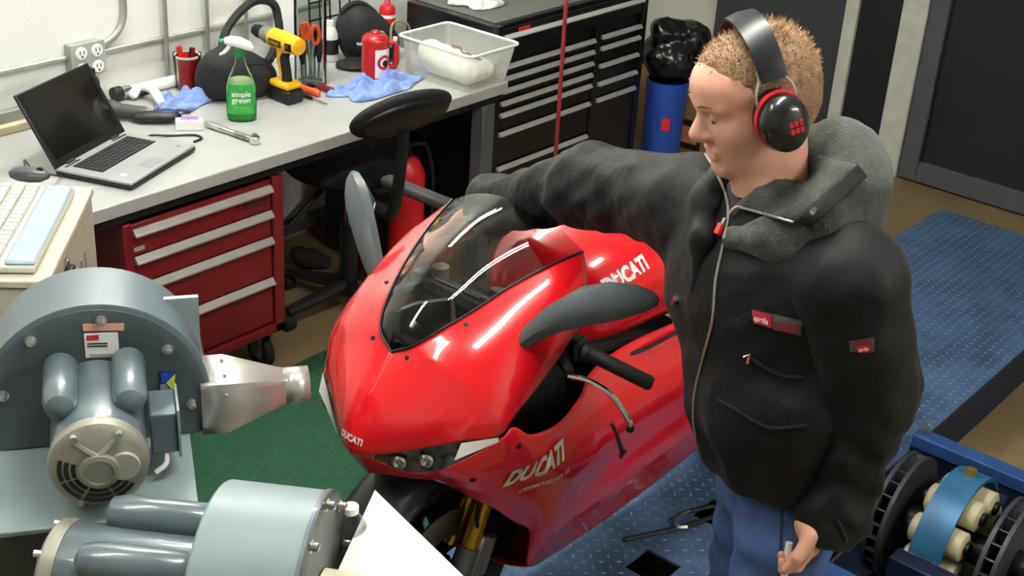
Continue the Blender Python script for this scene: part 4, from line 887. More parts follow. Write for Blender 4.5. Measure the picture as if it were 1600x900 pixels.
for yy in (536, 540): facequad('label_line', [(136, yy), (168, yy-1), (168, yy+1), (136, yy+2)], PRINTK, lb2, .001)
for yy in (553, 556): facequad('label_line', [(140, yy), (182, yy-1), (182, yy), (140, yy+1)], PRINTG, lb2, .001)
facequad('warning_strip', [(129, 506), (194, 505), (194, 516), (130, 517)], mat('pale_orange_label', '#dfa58c', .5))
wl = facequad('caution_label', [(249, 581), (275, 580), (273, 612), (250, 612)], mat('navy_label', '#23356e', .5))
facequad('label_block', [(251, 583), (274, 582), (261, 597), (253, 597)], mat('blue_print', '#1f49b8', .5), wl, .001)
P = [onface(*p)+a*.0018 for p in ((274, 583), (259, 598), (272, 611))]; k.part('label_block', MB().add(P, [(0, 1, 2)]), mat('yellow_print2', '#d8df38', .5), wl)
P = [onface(*p)+a*.0018 for p in ((250, 600), (258, 599), (268, 611), (251, 611))]; k.part('label_block', MB().add(P, [(0, 1, 2, 3)]), PRINTG, wl)
k.part('outlet_flange', MB().prism([(.08, -.07), (.2, -.07), (.2, .155), (.08, .155)], .012, MF, FC-a*.12), mat('grey_flange', '#8f9a9a', .4, .3))
k.part('cheek_plate', MB().prism([(R1*.86, -.08), (R1*1.0, -.08), (R1*1.0, .03), (R1*.97, .055), (R1*.86, .06)], T1-.02, MF if zs > 0 else MF, FC-a*(.01 if zs < 0 else T1-.01)), BLOWER, bevel=.002)
MO = FC+UPV*.02
m_, s_, u_ = motor(k, MO+a*.006, a, UPV, .235, .083, side=-1)
k.part('motor_foot', MB().box(MO+a*.13+Vector((0, 0, (PZ1-MO.z-.083)/2-.04)), (.11, .16, max(.006, MO.z-.083-PZ1+.02)), math.atan2(rr.y, rr.x)), BLOWER)
jb = MO+rr*.115+a*.1+Vector((0, 0, -.012))
j_ = k.part('switch_box', MB().box(jb, (.05, .09, .085), math.atan2(rr.y, rr.x)), MOTORP, bevel=.004)
k.part('switch_cover', MB().box(jb+rr*.0265, (.005, .1, .1), math.atan2(rr.y, rr.x)), BLOWERL, j_, bevel=.001)
k.part('cable', MB().tube([tuple(q) for q in cr([jb+a*.03+Vector((0, 0, -.042)), jb+a*.05+Vector((0, 0, -.06)), jb+a*.055-rr*.02+Vector((0, 0, -.075))], 4)], .005, 6), PAPER)
# outlet duct
dz = 1.045; D0 = FC+rr*.19-a*.045; D0.z = dz
def sect(c, hw, hh, rnd, n=32):
    out = []
    for i in range(n):
        t = 2*math.pi*i/n; cx_, cz_ = math.cos(t), math.sin(t); q = max(abs(cx_), abs(cz_)); sq = (cx_/q*hw, cz_/q*hh); ci = (cx_*hw, cz_*hh)
        out.append(Vector(c)+a*(sq[0]*(1-rnd)+ci[0]*rnd)+UPV*(sq[1]*(1-rnd)+ci[1]*rnd))
    return out
DUCT = mat('bright_sheet_steel', '#d3d0ca', .3, .7, var=.08, scale=18)
k.part('outlet_duct', MB().rings([sect(D0, .06, .055, 0), sect(D0+rr*.05, .06, .055, 0), sect(D0+rr*.17+Vector((0, 0, .004)), .036, .036, 1)], cap=False), DUCT, solid=.002, ang=30)
k.part('duct_collar', MB().rings([sect(D0+rr*.165+Vector((0, 0, .004)), .037, .037, 1), sect(D0+rr*.215+Vector((0, 0, .004)), .037, .037, 1)], cap=False), DUCT, solid=.002)
k.part('duct_rivet', MB().ball(D0+rr*.048+a*.061+Vector((0, 0, .03)), .004, 8, 5).ball(D0+rr*.048+a*.03+Vector((0, 0, .057)), .004, 8, 5).ball(D0+rr*.048-a*.03+Vector((0, 0, .057)), .004, 8, 5), PRINTG)
# pedestal
k = Kit('blower_stand', 'pale grey steel stand under the blower with the rating label', 'stand', FC+Vector((0, 0, -FC.z)))
rzs = math.atan2(rr.y, rr.x); pc = FC+a*.02-rr*.15; pc.z = 0
k.part('stand_top', MB().box(pc-a*.015+Vector((0, 0, PZ1-.006)), (.63, .52, .012), rzs), BLOWERL, bevel=.003)
k.part('stand_body', MB().box(pc-a*.03+Vector((0, 0, (PZ1-.012)/2)), (.6, .46, PZ1-.012), rzs), mat('dark_grey_sheet', '#4c5250', .5, .2, var=.06), bevel=.006)

# second blower, motor toward the left
a2 = Vector((.56, -.83, 0)).normalized(); r2_ = Vector((-a2.y, a2.x, 0)); F2 = Vector((1.217, 1.348, .955)); R2 = .198; T2 = .175
k = Kit('blower', 'pale grey centrifugal blower nearest the white sheet, motor on its left', 'blower', (F2.x-a2.x*.1, F2.y-a2.y*.1, .745))
def circ(c, r, n=48): return [Vector(c)+r2_*math.cos(2*math.pi*i/n)*r+UPV*math.sin(2*math.pi*i/n)*r for i in range(n)]
k.part('scroll_housing', MB().rings([circ(F2-a2*T2, R2*.985), circ(F2-a2*(T2-.004), R2), circ(F2-a2*.004, R2), circ(F2, R2*.985)]), mat('pale_scroll_enamel', '#7c8b8e', .42, var=.1, scale=9))
k.part('face_plate', MB().rings([circ(F2+a2*.0, R2*1.01), circ(F2+a2*.006, R2*1.01), circ(F2+a2*.008, R2*.9), circ(F2+a2*.004, R2*.88)]), mat('dark_face_enamel', '#3f4443', .4, var=.06))
k.part('rim_flange', MB().rings([circ(F2-a2*.004, R2*1.015), circ(F2+a2*.003, R2*1.015)]), BLOWER)
for i in range(10):
    t = 2*math.pi*i/10; p_ = F2+a2*.005+(r2_*math.cos(t)+UPV*math.sin(t))*R2*.92
    k.part('bolt', MB().lathe(p_, a2, [(.011, 0), (.011, .003), (.0075, .003), (.0075, .014), (.004, .016)], n=12), BOLT)
k.part('inlet_ring', MB().rings([circ(F2+a2*.006-UPV*.02, .085), circ(F2+a2*.1-UPV*.02, .08), circ(F2+a2*.1-UPV*.02, .068), circ(F2+a2*.01-UPV*.02, .07)]), CREAM)
motor(k, F2-a2*(T2-.002)+Vector((0, 0, .01)), -a2, UPV, .27, .092)
k.part('motor_foot', MB().box(F2-a2*(T2+.12)+Vector((0, 0, -.145)), (.16, .16, .12), math.atan2(a2.y, a2.x)), BLOWER)
k.part('cradle', MB().box(F2-a2*(T2/2)+Vector((0, 0, -.175)), (.15, .3, .05), math.atan2(a2.y, a2.x)), BLOWER, bevel=.004)
k = Kit('blower_stand', 'dark steel stand under the blower nearest the white sheet', 'stand', (1.13, 1.5, 0))
S2 = F2-a2*.12-r2_*.05; S2.z = 0
k.part('stand_top', MB().box(S2+Vector((0, 0, .735)), (.66, .34, .02), math.atan2(a2.y, a2.x)), BLOWER, bevel=.003)
for sx_ in (-1, 1):
    for sy_ in (-1, 1): k.part('leg', MB().box(S2+a2*.30*sx_+r2_*.14*sy_+Vector((0, 0, .3625)), (.04, .04, .725), math.atan2(a2.y, a2.x)), DKMETAL)
# white sheet leaning over the stand
s0, s1, s2 = atd(586, 768, 2.50), atd(523, 905, 2.34), atd(727, 905, 2.34)
nn = (s1-s0).cross(s2-s0).normalized(); nn = (nn if nn.z > 0 else -nn)*.004
tri = [s0, s1, s2]; flap = [s1, Vector((s1.x, s1.y, .747)), Vector((s2.x, s2.y, .747)), s2]; nf = Vector((.7, .7, 0))*.004
tag(build('white_card', MB().add(tri+[p+nn for p in tri], [(0, 1, 2), (5, 4, 3), (0, 3, 4, 1), (1, 4, 5, 2), (2, 5, 3, 0)]).add(flap+[p+nf for p in flap], [(0, 1, 2, 3), (7, 6, 5, 4)]+[(i, 4+i, 4+(i+1) % 4, (i+1) % 4) for i in range(4)]), PAPER), 'white pointed card sheet in front of the motorcycle front wheel', 'card')
p = atd(548, 835, 2.44); k = Kit('clear_bottle', 'crumpled clear plastic bottle beside the white card sheet', 'bottle', p+Vector((0, 0, -.1)))
k.part('bottle_wall', MB().lathe(p+Vector((0, 0, -.1)), (0, 0, 1), [(.03, 0), (.034, .01), (.03, .05), (.034, .08), (.03, .12), (.012, .15)], n=20), PLASTC)
k.part('bottle_cap', MB().cyl(p+Vector((0, 0, .049)), p+Vector((0, 0, .062)), .014, n=14), PAPER)
# ------------------------------------------------------------------ motorcycle
YM = 1.72; BB = Vector((2.6, YM, PZ))
bk_ = Kit('motorcycle', 'red sport motorcycle with clear windscreen on the blue platform', 'motorcycle', BB)
def W3(x, w, z, s=1): return Vector((x, YM-w*s, z))       # s=1 the side toward the viewer
def bpart(name, mb, m, par=None, **k): return bk_.part(name, mb, m, par, **k)
# windscreen edge (x, half width, z), read off both sides of the bike
WS = [(1.768, 0, 1.082), (1.783, .048, 1.110), (1.828, .080, 1.142), (1.895, .110, 1.175), (1.970, .135, 1.210), (2.060, .163, 1.238), (2.150, .189, 1.255)]
INN = [(1.648, 0, .893), (1.660, 0, .94), (1.700, 0, 1.005)] + WS
OUT = [(1.668, .045, .895), (1.696, .09, .910), (1.729, .14, .930), (1.768, .2, .955), (1.825, .25, .965), (1.870, .257, .999), (1.934, .258, 1.038), (2.001, .255, 1.078), (2.056, .25, 1.109), (2.109, .237, 1.123)]
BUL = [.004, .014, .026, .038, .042, .042, .040, .036, .03, .024]
def cowl_net(s):
    net = []
    for i, o, b in zip(INN, OUT, BUL):
        i, o = Vector(i), Vector(o); c = (o-i); n = Vector((-.35, .55, .75)); n = (n-c*(n.dot(c)/max(1e-6, c.length_squared))).normalized()
        row = []
        for t in (0, .22, .45, .7, .88, 1):
            p = i+c*t+n*b*(math.sin(math.pi*min(1, t*.92+.02)) if t not in (0, 1) else 0)
            row.append(W3(p.x, p.y, p.z, s))
        net.append(row)
    return net
cm = MB()
for s in (1, -1):
    G = patch([[tuple(p) for p in r] for r in cowl_net(s)], 6, 6); cm.grid([[tuple(p) for p in r] for r in G])
nose = bpart('nose_cowl', cm, RED, solid=.004, ang=50); COWLB = bvh_of(cm)
# make both halves face outward
def outward(o, c):
    bm = bmesh.new(); bm.from_mesh(o.data); bmesh.ops.remove_doubles(bm, verts=bm.verts, dist=.0004); bmesh.ops.recalc_face_normals(bm, faces=bm.faces)
    cc = Vector(c)-BB; sgn = sum((f.calc_center_median()-cc).dot(f.normal)*f.calc_area() for f in bm.faces)
    if sgn < 0: bmesh.ops.reverse_faces(bm, faces=bm.faces)
    bm.to_mesh(o.data); bm.free(); o.data.shade_smooth(); o.data.set_sharp_from_angle(angle=math.radians(50))
outward(nose, (1.95, YM, 1.0))
# windscreen
wn = []
for i, (x, w, z) in enumerate(WS):
    crown = [0, .016, .03, .042, .052, .058, .06][i]; back = [0, .006, .012, .016, .018, .018, .012][i]
    wn.append([W3(x+back*(0 if t in (-1, 1) else 0)-back*(1-t*t)*.6, w*t, z+crown*(1-abs(t)**2.2)) for t in (-1, -.66, -.33, 0, .33, .66, 1)])
WSM = clear_mat('smoked_windscreen', (.55, .55, .55), rough=.015, ior=1.5)
G = patch([[tuple(p) for p in r] for r in wn], 6, 5)
ws = bpart('windscreen', gridmb(G), WSM, ang=80)
# painted black band at the foot of the screen
n0 = 11
band = gridmb([[tuple(Vector(p)+Vector((.004, 0, -.004))) for p in r] for r in G[:n0]])
bpart('screen_band', band, mat('gloss_black_band', '#0b0b0d', .2, coat=.5), ws, ang=80)
edge = [tuple(Vector(G[i][0])+Vector((-.001, 0, .001))) for i in range(len(G)-1, -1, -1)]+[tuple(Vector(G[i][-1])+Vector((-.001, 0, .001))) for i in range(1, len(G))]
bpart('screen_seal', MB().tube(edge, .0028, 6), BLACK, ws)
for px, py, s in ((728, 507, 1), (900, 393, 1), (660, 371, -1), (604, 441, -1), (583, 528, -1), (636, 559, 1)):
    h = COWLB.ray_cast(Vector((0, 0, CAMZ)), Vector(_ray(px, py)).normalized())
    if h[0] is not None: bpart('fairing_screw', MB().lathe(h[0], h[1] if h[1].dot(Vector(_ray(px, py))) < 0 else -h[1], [(.005, -.001), (.005, .002), (.002, .003)], n=10), PRINTK)
# headlights
HB = [(1.672, .046, .886), (1.707, .09, .861), (1.731, .14, .870), (1.747, .195, .903), (1.826, .25, .952)]
HLM = mat('headlight_lens', '#3b3b3e', .08, .3, var=.6, scale=25, coat=1.0)
for s in (1, -1):
    net = []
    for t in (0, .5, 1):
        net.append([W3(*(Vector(a).lerp(Vector(b), t)+Vector((.006, 0, 0))*(1-abs(2*t-1))), s) for a, b in zip(OUT[:5], HB)])
    hl = bpart('headlight', gridmb(patch([[tuple(p) for p in r] for r in net], 5, 5)), HLM, ang=60)
    a_, b_ = Vector(OUT[4]), Vector(HB[3]); c_ = a_*.62+b_*.38
    bpart('reflector_glint', gridmb(patch([[tuple(W3(*(Vector(OUT[3]).lerp(Vector(HB[3]), .05)+Vector((-.002, .004, .002))), s)), tuple(W3(*(Vector(OUT[4])+Vector((-.002, .003, -.001))), s))], [tuple(W3(*(Vector(OUT[3]).lerp(Vector(HB[3]), .75)+Vector((-.002, .004, .002))), s)), tuple(W3(*(Vector(HB[4])+Vector((-.002, .003, .001))), s))]], 3, 3)), mat('white_reflector_glint', '#f6f6f4', .15, var=.02), hl)
    if s == -1: bpart('reflector_glint', gridmb(patch([[tuple(W3(*(Vector(OUT[j]).lerp(Vector(HB[j]), .12)+Vector((-.003, .004, .001))), s)) for j in (1, 2, 3)], [tuple(W3(*(Vector(OUT[j]).lerp(Vector(HB[j]), .85)+Vector((-.003, .004, 0))), s)) for j in (1, 2, 3)]], 3, 3)), MATS['white_reflector_glint'], hl)  # far lamp only: extra white patch paints the light it reflects
    for j in (1, 2) if s == 1 else ():
        q = Vector(OUT[j]).lerp(Vector(HB[j]), .5); bpart('lamp_bowl', MB().lathe(W3(*(q+Vector((-.001, .002, 0))), s), (-.8, -.6*s, 0), [(.012, 0), (.016, .003), (.011, .006), (.004, .003)], n=16), CHROME, hl)
# lower nose and side fairing
TOP = [(1.648, 0, .891), (1.672, .046, .886), (1.707, .09, .861), (1.731, .14, .870), (1.747, .195, .903), (1.826, .25, .952), (1.865, .258, .972), (1.925, .26, .929), (2.023, .255, .910), (2.119, .24, .931), (2.188, .215, .956), (2.35, .195, .955), (2.6, .185, .925), (2.85, .175, .885), (3.0, .15, .86)]
BOT = [(1.700, 0, .815), (1.705, .05, .832), (1.737, .09, .826), (1.772, .14, .825), (1.831, .18, .776), (1.896, .2, .720), (1.961, .205, .654), (2.015, .205, .600), (2.06, .175, .46), (2.2, .15, .408), (2.32, .15, .402), (2.5, .15, .402), (2.72, .15, .412), (2.9, .155, .44), (3.0, .15, .48)]
LB_ = [0, .004, .006, .008, .012, .018, .024, .032, .05, .06, .066, .066, .06, .05, .03]
sidemb = {}
for s in (1, -1):
    net = []
    for t_, b_, l_ in zip(TOP, BOT, LB_):
        t_, b_ = Vector(t_), Vector(b_)
        net.append([W3(*(t_.lerp(b_, v)+Vector((0, l_*g, 0))), s) for v, g in ((0, 0), (.14, .62), (.3, 1.0), (.5, .86), (.68, .82), (.84, .42), (1, 0))])
    sm = gridmb(patch([[tuple(p) for p in r] for r in net], 5, 6)); sidemb[s] = sm
    o = bpart('side_fairing', sm, RED, solid=.004, ang=50)
    outward(o, (2.3, YM, .7))
bl = [[tuple(W3(b[0], b[1]*t*.98, b[2]-.045*(1-t*t))) for t in (-1, -.6, 0, .6, 1)] for b in BOT[8:]]
bpart('belly_pan', gridmb(patch(bl, 4, 4)), RED, solid=.003)
# dark ridge line and vents on the near fairing
for px0, py0, px1, py1 in ((955, 662, 966, 690), (966, 690, 973, 708), (968, 716, 977, 704)):
    h0 = bvh_of(sidemb[1]).ray_cast(Vector((0, 0, CAMZ)), Vector(_ray(px0, py0)).normalized()); h1 = bvh_of(sidemb[1]).ray_cast(Vector((0, 0, CAMZ)), Vector(_ray(px1, py1)).normalized())
    if h0[0] and h1[0]: bpart('fairing_clip', MB().tube([h0[0]+Vector((0, -.003, .002)), h1[0]+Vector((0, -.003, .002))], .0045, 6), BLACK)
SB = bvh_of(sidemb[1])
for px, py in ((739, 750), (810, 697)):
    h = SB.ray_cast(Vector((0, 0, CAMZ)), Vector(_ray(px, py)).normalized())
    if h[0]: bpart('fairing_screw', MB().lathe(h[0], -h[1] if h[1].dot(Vector(_ray(px, py))) > 0 else h[1], [(.0065, -.001), (.0065, .002), (.003, .0035)], n=10), PRINTK)
# side lettering, nose lettering
def hit(B_, px, py): return B_.ray_cast(Vector((0, 0, CAMZ)), Vector(_ray(px, py)).normalized())[0]
t0, t1 = hit(SB, 793, 757), hit(SB, 890, 707); c0 = hit(SB, 841, 731)
ud = (t1-t0); ud.y = 0; ud.normalize(); nd = Vector((0, -1, 0)); vd = Vector((-ud.z, 0, ud.x))
SILV = mat('silver_letter', '#e6ddd2', .4, .1, var=.02)
fl_ = bpart('side_lettering', text_mb('DUCATI', c0, ud, vd, .062, .045, .35, SB, nd, .0065, width=(t1-t0).length*.97), SILV)
c1 = hit(SB, 852, 752)
bpart('side_lettering', text_mb('DESMOSEDICI RR', c1, ud, vd, .016, .012, .3, SB, nd, .0065, width=(t1-t0).length*.74), SILV)
c2 = hit(COWLB, 549, 684); e0, e1 = hit(COWLB, 540, 676), hit(COWLB, 556, 686)
if c2 is not None and e0 is not None and e1 is not None:
    un = (e1-e0).normalized(); ndn = Vector((-.9, -.05, .42)).normalized(); vn = ndn.cross(un).normalized()
    if vn.z < 0: vn = -vn
    bpart('nose_lettering', text_mb('DUCATI', c2, un, vn, .02, .045, .1, COWLB, ndn, .006, width=.062), PRINTW)
# fuel tank
def supe(hw, zt, zb, n=28, p=2.6):
    zc, hh = (zt+zb)/2, (zt-zb)/2; return [(hw*math.copysign(abs(math.cos(t))**(2/p), math.cos(t)), zc+hh*math.copysign(abs(math.sin(t))**(2/p), math.sin(t))) for t in [2*math.pi*i/n for i in range(n)]]
TK = [(2.19, .06, 1.06, .98), (2.21, .11, 1.10, .95), (2.27, .165, 1.158, .93), (2.36, .196, 1.192, .925), (2.47, .205, 1.198, .92), (2.58, .195, 1.18, .9), (2.68, .165, 1.13, .89), (2.77, .12, 1.05, .88), (2.80, .08, 1.0, .9)]
tkc = cr([[*r] for r in TK], 4)
tm = MB().rings([[W3(x, y, z) for y, z in supe(hw, zt, zb)] for x, hw, zt, zb in tkc])
tank = bpart('fuel_tank', tm, RED, ang=50); TB = bvh_of(tm)
t0, t1 = hit(TB, 948, 450), hit(TB, 1012, 408); c0 = hit(TB, 980, 429)
if t0 and t1 and c0:
    ud = (t1-t0).normalized(); nd = Vector((0, -.8, .6)); nd = (nd-ud*nd.dot(ud)).normalized(); vd = nd.cross(ud)
    if vd.z < 0: vd = -vd
    bpart('tank_lettering', text_mb('DUCATI', c0, ud, vd, .05, .045, 0, TB, nd, .002, width=(t1-t0).length), PRINTW, tank)
bpart('filler_cap', MB().lathe(W3(2.40, 0, 1.193), (0, 0, 1), [(.04, 0), (.04, .006), (.03, .009)], n=24), DKMETAL, tank)
bpart('tank_seam', MB().tube([tuple(p) for p in cr([W3(2.25, .17, .945), W3(2.36, .205, .93), W3(2.5, .213, .925), W3(2.6, .2, .91)], 4)], .005, 6), PRINTK, tank)
# seat and tail
bpart('seat', MB().rings([[W3(x, y, z) for y, z in supe(hw, zt, zb, 20)] for x, hw, zt, zb in ((2.76, .09, 1.0, .93), (2.86, .12, .99, .92), (3.0, .13, 1.0, .93), (3.12, .11, 1.03, .95))]), mat('black_seat', '#18181a', .7), ang=50)
bpart('tail_cowl', MB().rings([[W3(x, y, z) for y, z in supe(hw, zt, zb, 24)] for x, hw, zt, zb in ((3.08, .11, 1.05, .92), (3.2, .12, 1.09, .95), (3.4, .09, 1.12, 1.02), (3.56, .03, 1.13, 1.09))]), RED, ang=50)
bpart('tail_light', MB().bb((3.55, YM-.03, 1.095), (3.57, YM+.03, 1.125)), REDPL, bevel=.004)
# mechanical core
ENG = mat('dark_engine', '#1a1a1c', .5, .4, var=.3, scale=20)
bpart('engine', MB().bb((2.12, YM-.15, .48), (2.72, YM+.15, .86)).bb((2.2, YM-.17, .56), (2.6, YM+.17, .72)), ENG, bevel=.03)
bpart('radiator', MB().box((2.055, YM, .68), (.05, .30, .3), M=Matrix.Rotation(math.radians(-18), 3, 'Y')), ENG, bevel=.005)
bpart('frame_spar', MB().tube([W3(2.1, .1, .98), W3(2.4, .16, .93), W3(2.75, .16, .8), W3(2.8, .12, .55)], .03, 8), ENG)
bpart('frame_spar', MB().tube([W3(2.1, .1, .98, -1), W3(2.4, .16, .93, -1), W3(2.75, .16, .8, -1), W3(2.8, .12, .55, -1)], .03, 8), ENG)
bpart('inner_shroud', MB().rings([[W3(x, y, z) for y, z in supe(hw, zt, zb, 20)] for x, hw, zt, zb in ((1.80, .10, 1.0, .86), (1.86, .17, 1.05, .84), (1.95, .20, 1.09, .82), (2.08, .205, 1.09, .80), (2.14, .18, 1.05, .8))]), mat('black_shroud', '#0c0c0d', .6, var=.2), ang=50)
bpart('instrument_panel', MB().box(W3(1.99, 0, 1.125), (.10, .17, .035), M=Matrix.Rotation(math.radians(28), 3, 'Y')), BLACK, bevel=.01)
bpart('instrument_screen', MB().box(W3(1.997, 0, 1.146), (.075, .13, .004), M=Matrix.Rotation(math.radians(28), 3, 'Y')), mat('grey_lcd', '#7c8480', .2, var=.1))
bpart('screen_bracket', MB().tube([W3(1.86, .1, 1.1), W3(1.9, .05, 1.13), W3(1.95, 0, 1.14), W3(1.9, -.05, 1.13), W3(1.86, -.1, 1.1)], .006, 6), STEEL)
bpart('triple_clamp', MB().bb((2.06, YM-.13, 1.05), (2.13, YM+.13, 1.085)), DKMETAL, bevel=.01)
bpart('clamp_nut', MB().cyl(W3(2.1, 0, 1.085), W3(2.105, 0, 1.11), .022, n=6), STEEL)
swing = bpart('swingarm', MB().tube([W3(2.75, .12, .55), W3(3.0, .13, .53), W3(3.31, .13, .5)], [.045, .04, .03], 8).tube([W3(2.75, -.12, .55), W3(3.0, -.13, .53), W3(3.31, -.13, .5)], [.045, .04, .03], 8), mat('grey_swingarm', '#55565a', .45, .5))
bpart('exhaust', MB().lathe(W3(3.1, .0, .9), (1, 0, .15), [(.05, 0), (.06, .05), (.06, .32), (.045, .38)], n=20), STEEL)
def wheel(x, R, w, nm):
    c = W3(x, 0, PZ+R+.003)
    pr_ = [(R-.10, -w*.42), (R-.045, -w/2), (R-.012, -w*.36), (R, 0), (R-.012, w*.36), (R-.045, w/2), (R-.10, w*.42)]
    t = bpart(nm+'_tyre', MB().lathe(c, (0, 1, 0), pr_, n=56, cap=False), RUBBER)
    r_ = bpart(nm+'_rim', MB().lathe(c, (0, 1, 0), [(R-.125, -w*.3), (R-.095, -w*.44), (R-.095, w*.44), (R-.125, w*.3)], n=48, cap=False), DKMETAL, solid=.004)
    for i in range(7):
        a_ = 2*math.pi*i/7; d_ = Vector((math.cos(a_), 0, math.sin(a_))); bpart('spoke', MB().tube([c+d_*.03, c+d_*(R-.115)], [.02, .012], 8), DKMETAL, r_)
    bpart('hub', MB().cyl(c+Vector((0, -w*.45, 0)), c+Vector((0, w*.45, 0)), .04, n=20), DKMETAL, r_)
    for s in (-1, 1): bpart('brake_disc', MB().lathe(c+Vector((0, s*w*.5, 0)), (0, 1, 0), [(.09, -.0025), (.16, -.0025), (.16, .0025), (.09, .0025)], n=40, cap=False), STEEL, r_)
    return c
fw = wheel(1.885, .3, .12, 'front'); rw = wheel(3.31, .32, .19, 'rear')
# front mudguard
gd = []
for i in range(19):
    t = math.radians(28+150*i/18); gd.append([fw+Vector((math.cos(t)*(.315+.0*i), y, math.sin(t)*.315-(.02 if abs(y) > .06 else 0)*0))-Vector((math.cos(t), 0, math.sin(t)))*(.05 if abs(y) > .07 else .012 if abs(y) > .05 else 0) for y in (-.082, -.078, -.055, 0, .055, .078, .082)])
bpart('front_mudguard', gridmb(patch([[tuple(p) for p in r] for r in gd], 2, 3)), mat('satin_black_carbon', '#2a2a2c', .38, var=.1, coat=.3), solid=.003, ang=60)
# forks
GOLD = mat('gold_anodised', '#b08a2e', .3, .85, var=.06)
FD = Vector((.415, 0, .91)).normalized()
for s in (1, -1):
    a_ = W3(fw.x, .105, fw.z-.02, s); f_ = bpart('fork_leg', MB().cyl(a_-FD*.03, a_+FD*.1, .026, n=18), mat('grey_fork', '#77787a', .4, .6))
    bpart('fork_stanchion', MB().cyl(a_+FD*.1, a_+FD*.24, .021, n=18), GOLD, f_)
    bpart('fork_tube', MB().cyl(a_+FD*.24, a_+FD*.62, .027, n=18), GOLD, f_)
    bpart('fork_clamp', MB().cyl(a_+FD*.222, a_+FD*.25, .03, n=18), CHROME, f_)
    bpart('brake_caliper', MB().box(a_+Vector((.07, 0, .06)), (.06, .05, .11), M=Matrix.Rotation(.4, 3, 'Y')), STEEL, f_, bevel=.01)
    bpart('brake_hose', MB().tube([tuple(p) for p in cr([a_+Vector((.07, 0, .11)), a_+Vector((.03, -.03*s, .22)), a_+Vector((.1, -.03*s, .36)), a_+Vector((.19, 0, .52))], 4)], .005, 6), BLACK, f_)
# second gold tube seen beside the fork
bpart('steering_damper', MB().cyl(W3(1.93, .045, .53), W3(2.01, .06, .70), .018, n=14), GOLD)
# handlebars, grips, levers, mirrors
GRIP = mat('black_grip', '#1b1c1e', .55, var=.15, bump=.2, bscale=300)
MIR = mat('grey_mirror_shell', '#43494b', .4, var=.05)
for s in (1, -1):
    bar = bpart('handlebar', MB().tube([W3(2.07, .1, 1.06, s), W3(2.085, .18, 1.06, s), W3(2.105, .25, 1.05, s)], .0115, 10), DKMETAL)
    bpart('grip', MB().tube([W3(2.104, .245, 1.051, s), W3(2.108, .258, 1.05, s), W3(2.11, .26, 1.05, s), W3(2.142, .395, 1.022, s), W3(2.144, .402, 1.021, s)], [.02, .02, .0165, .0165, .013], 16), GRIP, bar)
    bpart('switch_pod', MB().box(W3(2.1, .225, 1.058, s), (.045, .045, .05)), BLACK, bar, bevel=.01)
    bpart('lever_mount', MB().tube([W3(2.09, .20, 1.06, s), W3(2.05, .23, 1.045, s), W3(2.035, .265, 1.035, s)], [.016, .016, .012], 8), DKMETAL, bar)
    bpart('lever', MB().tube([tuple(p) for p in cr([W3(2.03, .265, 1.03, s), W3(2.045, .31, 1.03, s), W3(2.06, .36, 1.01, s), W3(2.07, .40, .965, s), W3(2.072, .405, .95, s)], 4)], .0065, 8), CHROME if s == 1 else DKMETAL, bar)
    bpart('lever_ball', MB().ball(W3(2.072, .406, .944, s), .0095, 10, 7), DKMETAL, bar)
    bpart('reservoir', MB().cyl(W3(2.075, .15, 1.09, s), W3(2.075, .15, 1.125, s), .02, n=16), mat('pale_reservoir', '#b4b4a8', .4), bar)
    ms = bpart('mirror', MB().rings([[W3(x, w, z, s)+Vector((hx_*(-.9 if q_ < 0 else 1)*abs(q_), 0, hz_*v_))+Vector((hz_*.3*v_, 0, 0)) for q_, v_ in ((1, .55), (.55, 1), (-.3, .95), (-1, .25), (-1, -.35), (-.4, -.95), (.55, -1), (1, -.6))] for x, w, z, hx_, hz_ in [(1.928, .2, 1.12, .016, .028), (1.945, .25, 1.18, .024, .038), (1.97, .30, 1.222, .028, .043), (2.0, .35, 1.243, .028, .041), (2.03, .395, 1.253, .022, .033), (2.055, .428, 1.258, .012, .019), (2.066, .44, 1.258, .004, .008)]]), MIR, ang=35)
    bpart('mirror_glass', MB().rings([[W3(x+.028, w, z, s)+Vector((.003*math.cos(t)+hz_*.3*math.sin(t), 0, hz_*math.sin(t))) for t in [2*math.pi*i/16 for i in range(16)]] for x, w, z, hz_ in ((1.972, .295, 1.23, .026), (1.992, .34, 1.245, .029), (2.02, .39, 1.254, .018))]), CHROME, ms)
# ------------------------------------------------------------------ the man
MBASE = Vector((2.02, .95, 0))
man = Kit('person', 'man in a black jacket and blue jeans leaning over the motorcycle', 'person', MBASE)
TF_ = Vector((-.96, .27, 0)).normalized(); TL_ = Vector((-TF_.y, TF_.x, 0)); ZU = Vector((0, 0, 1))     # chest forward, his left, up
TMm = np.array([tuple(TF_), tuple(TL_), (0, 0, 1)])
HPM = np.array([(-.72, .69, 0), (-.69, -.72, 0), (0, 0, 1)])   # hips are turned further toward the bike
hfw = Vector((-.80, .60, 0)); HL = Vector((-.60, -.80, 0)); pt = math.radians(20)
HF = hfw*math.cos(pt)-ZU*math.sin(pt); HU = ZU*math.cos(pt)+hfw*math.sin(pt); HM = np.array([tuple(HF), tuple(HL), tuple(HU)])
HC = Vector((2.022, 1.108, 1.738))
def hp_(f, l, u): return HC+HF*f+HL*l+HU*u
NB = Vector((2.065, 1.06, 1.54))
SR, ER_, WR = Vector((2.11, 1.25, 1.465)), Vector((2.175, 1.55, 1.39)), Vector((2.225, 1.85, 1.235))
SL, EL, WL = Vector((2.005, .865, 1.475)), Vector((2.045, .81, 1.26)), Vector((1.98, .815, 1.025))
def sk(a, b, ra, rb=None, **k): return cap(a, b, ra, rb, **k)
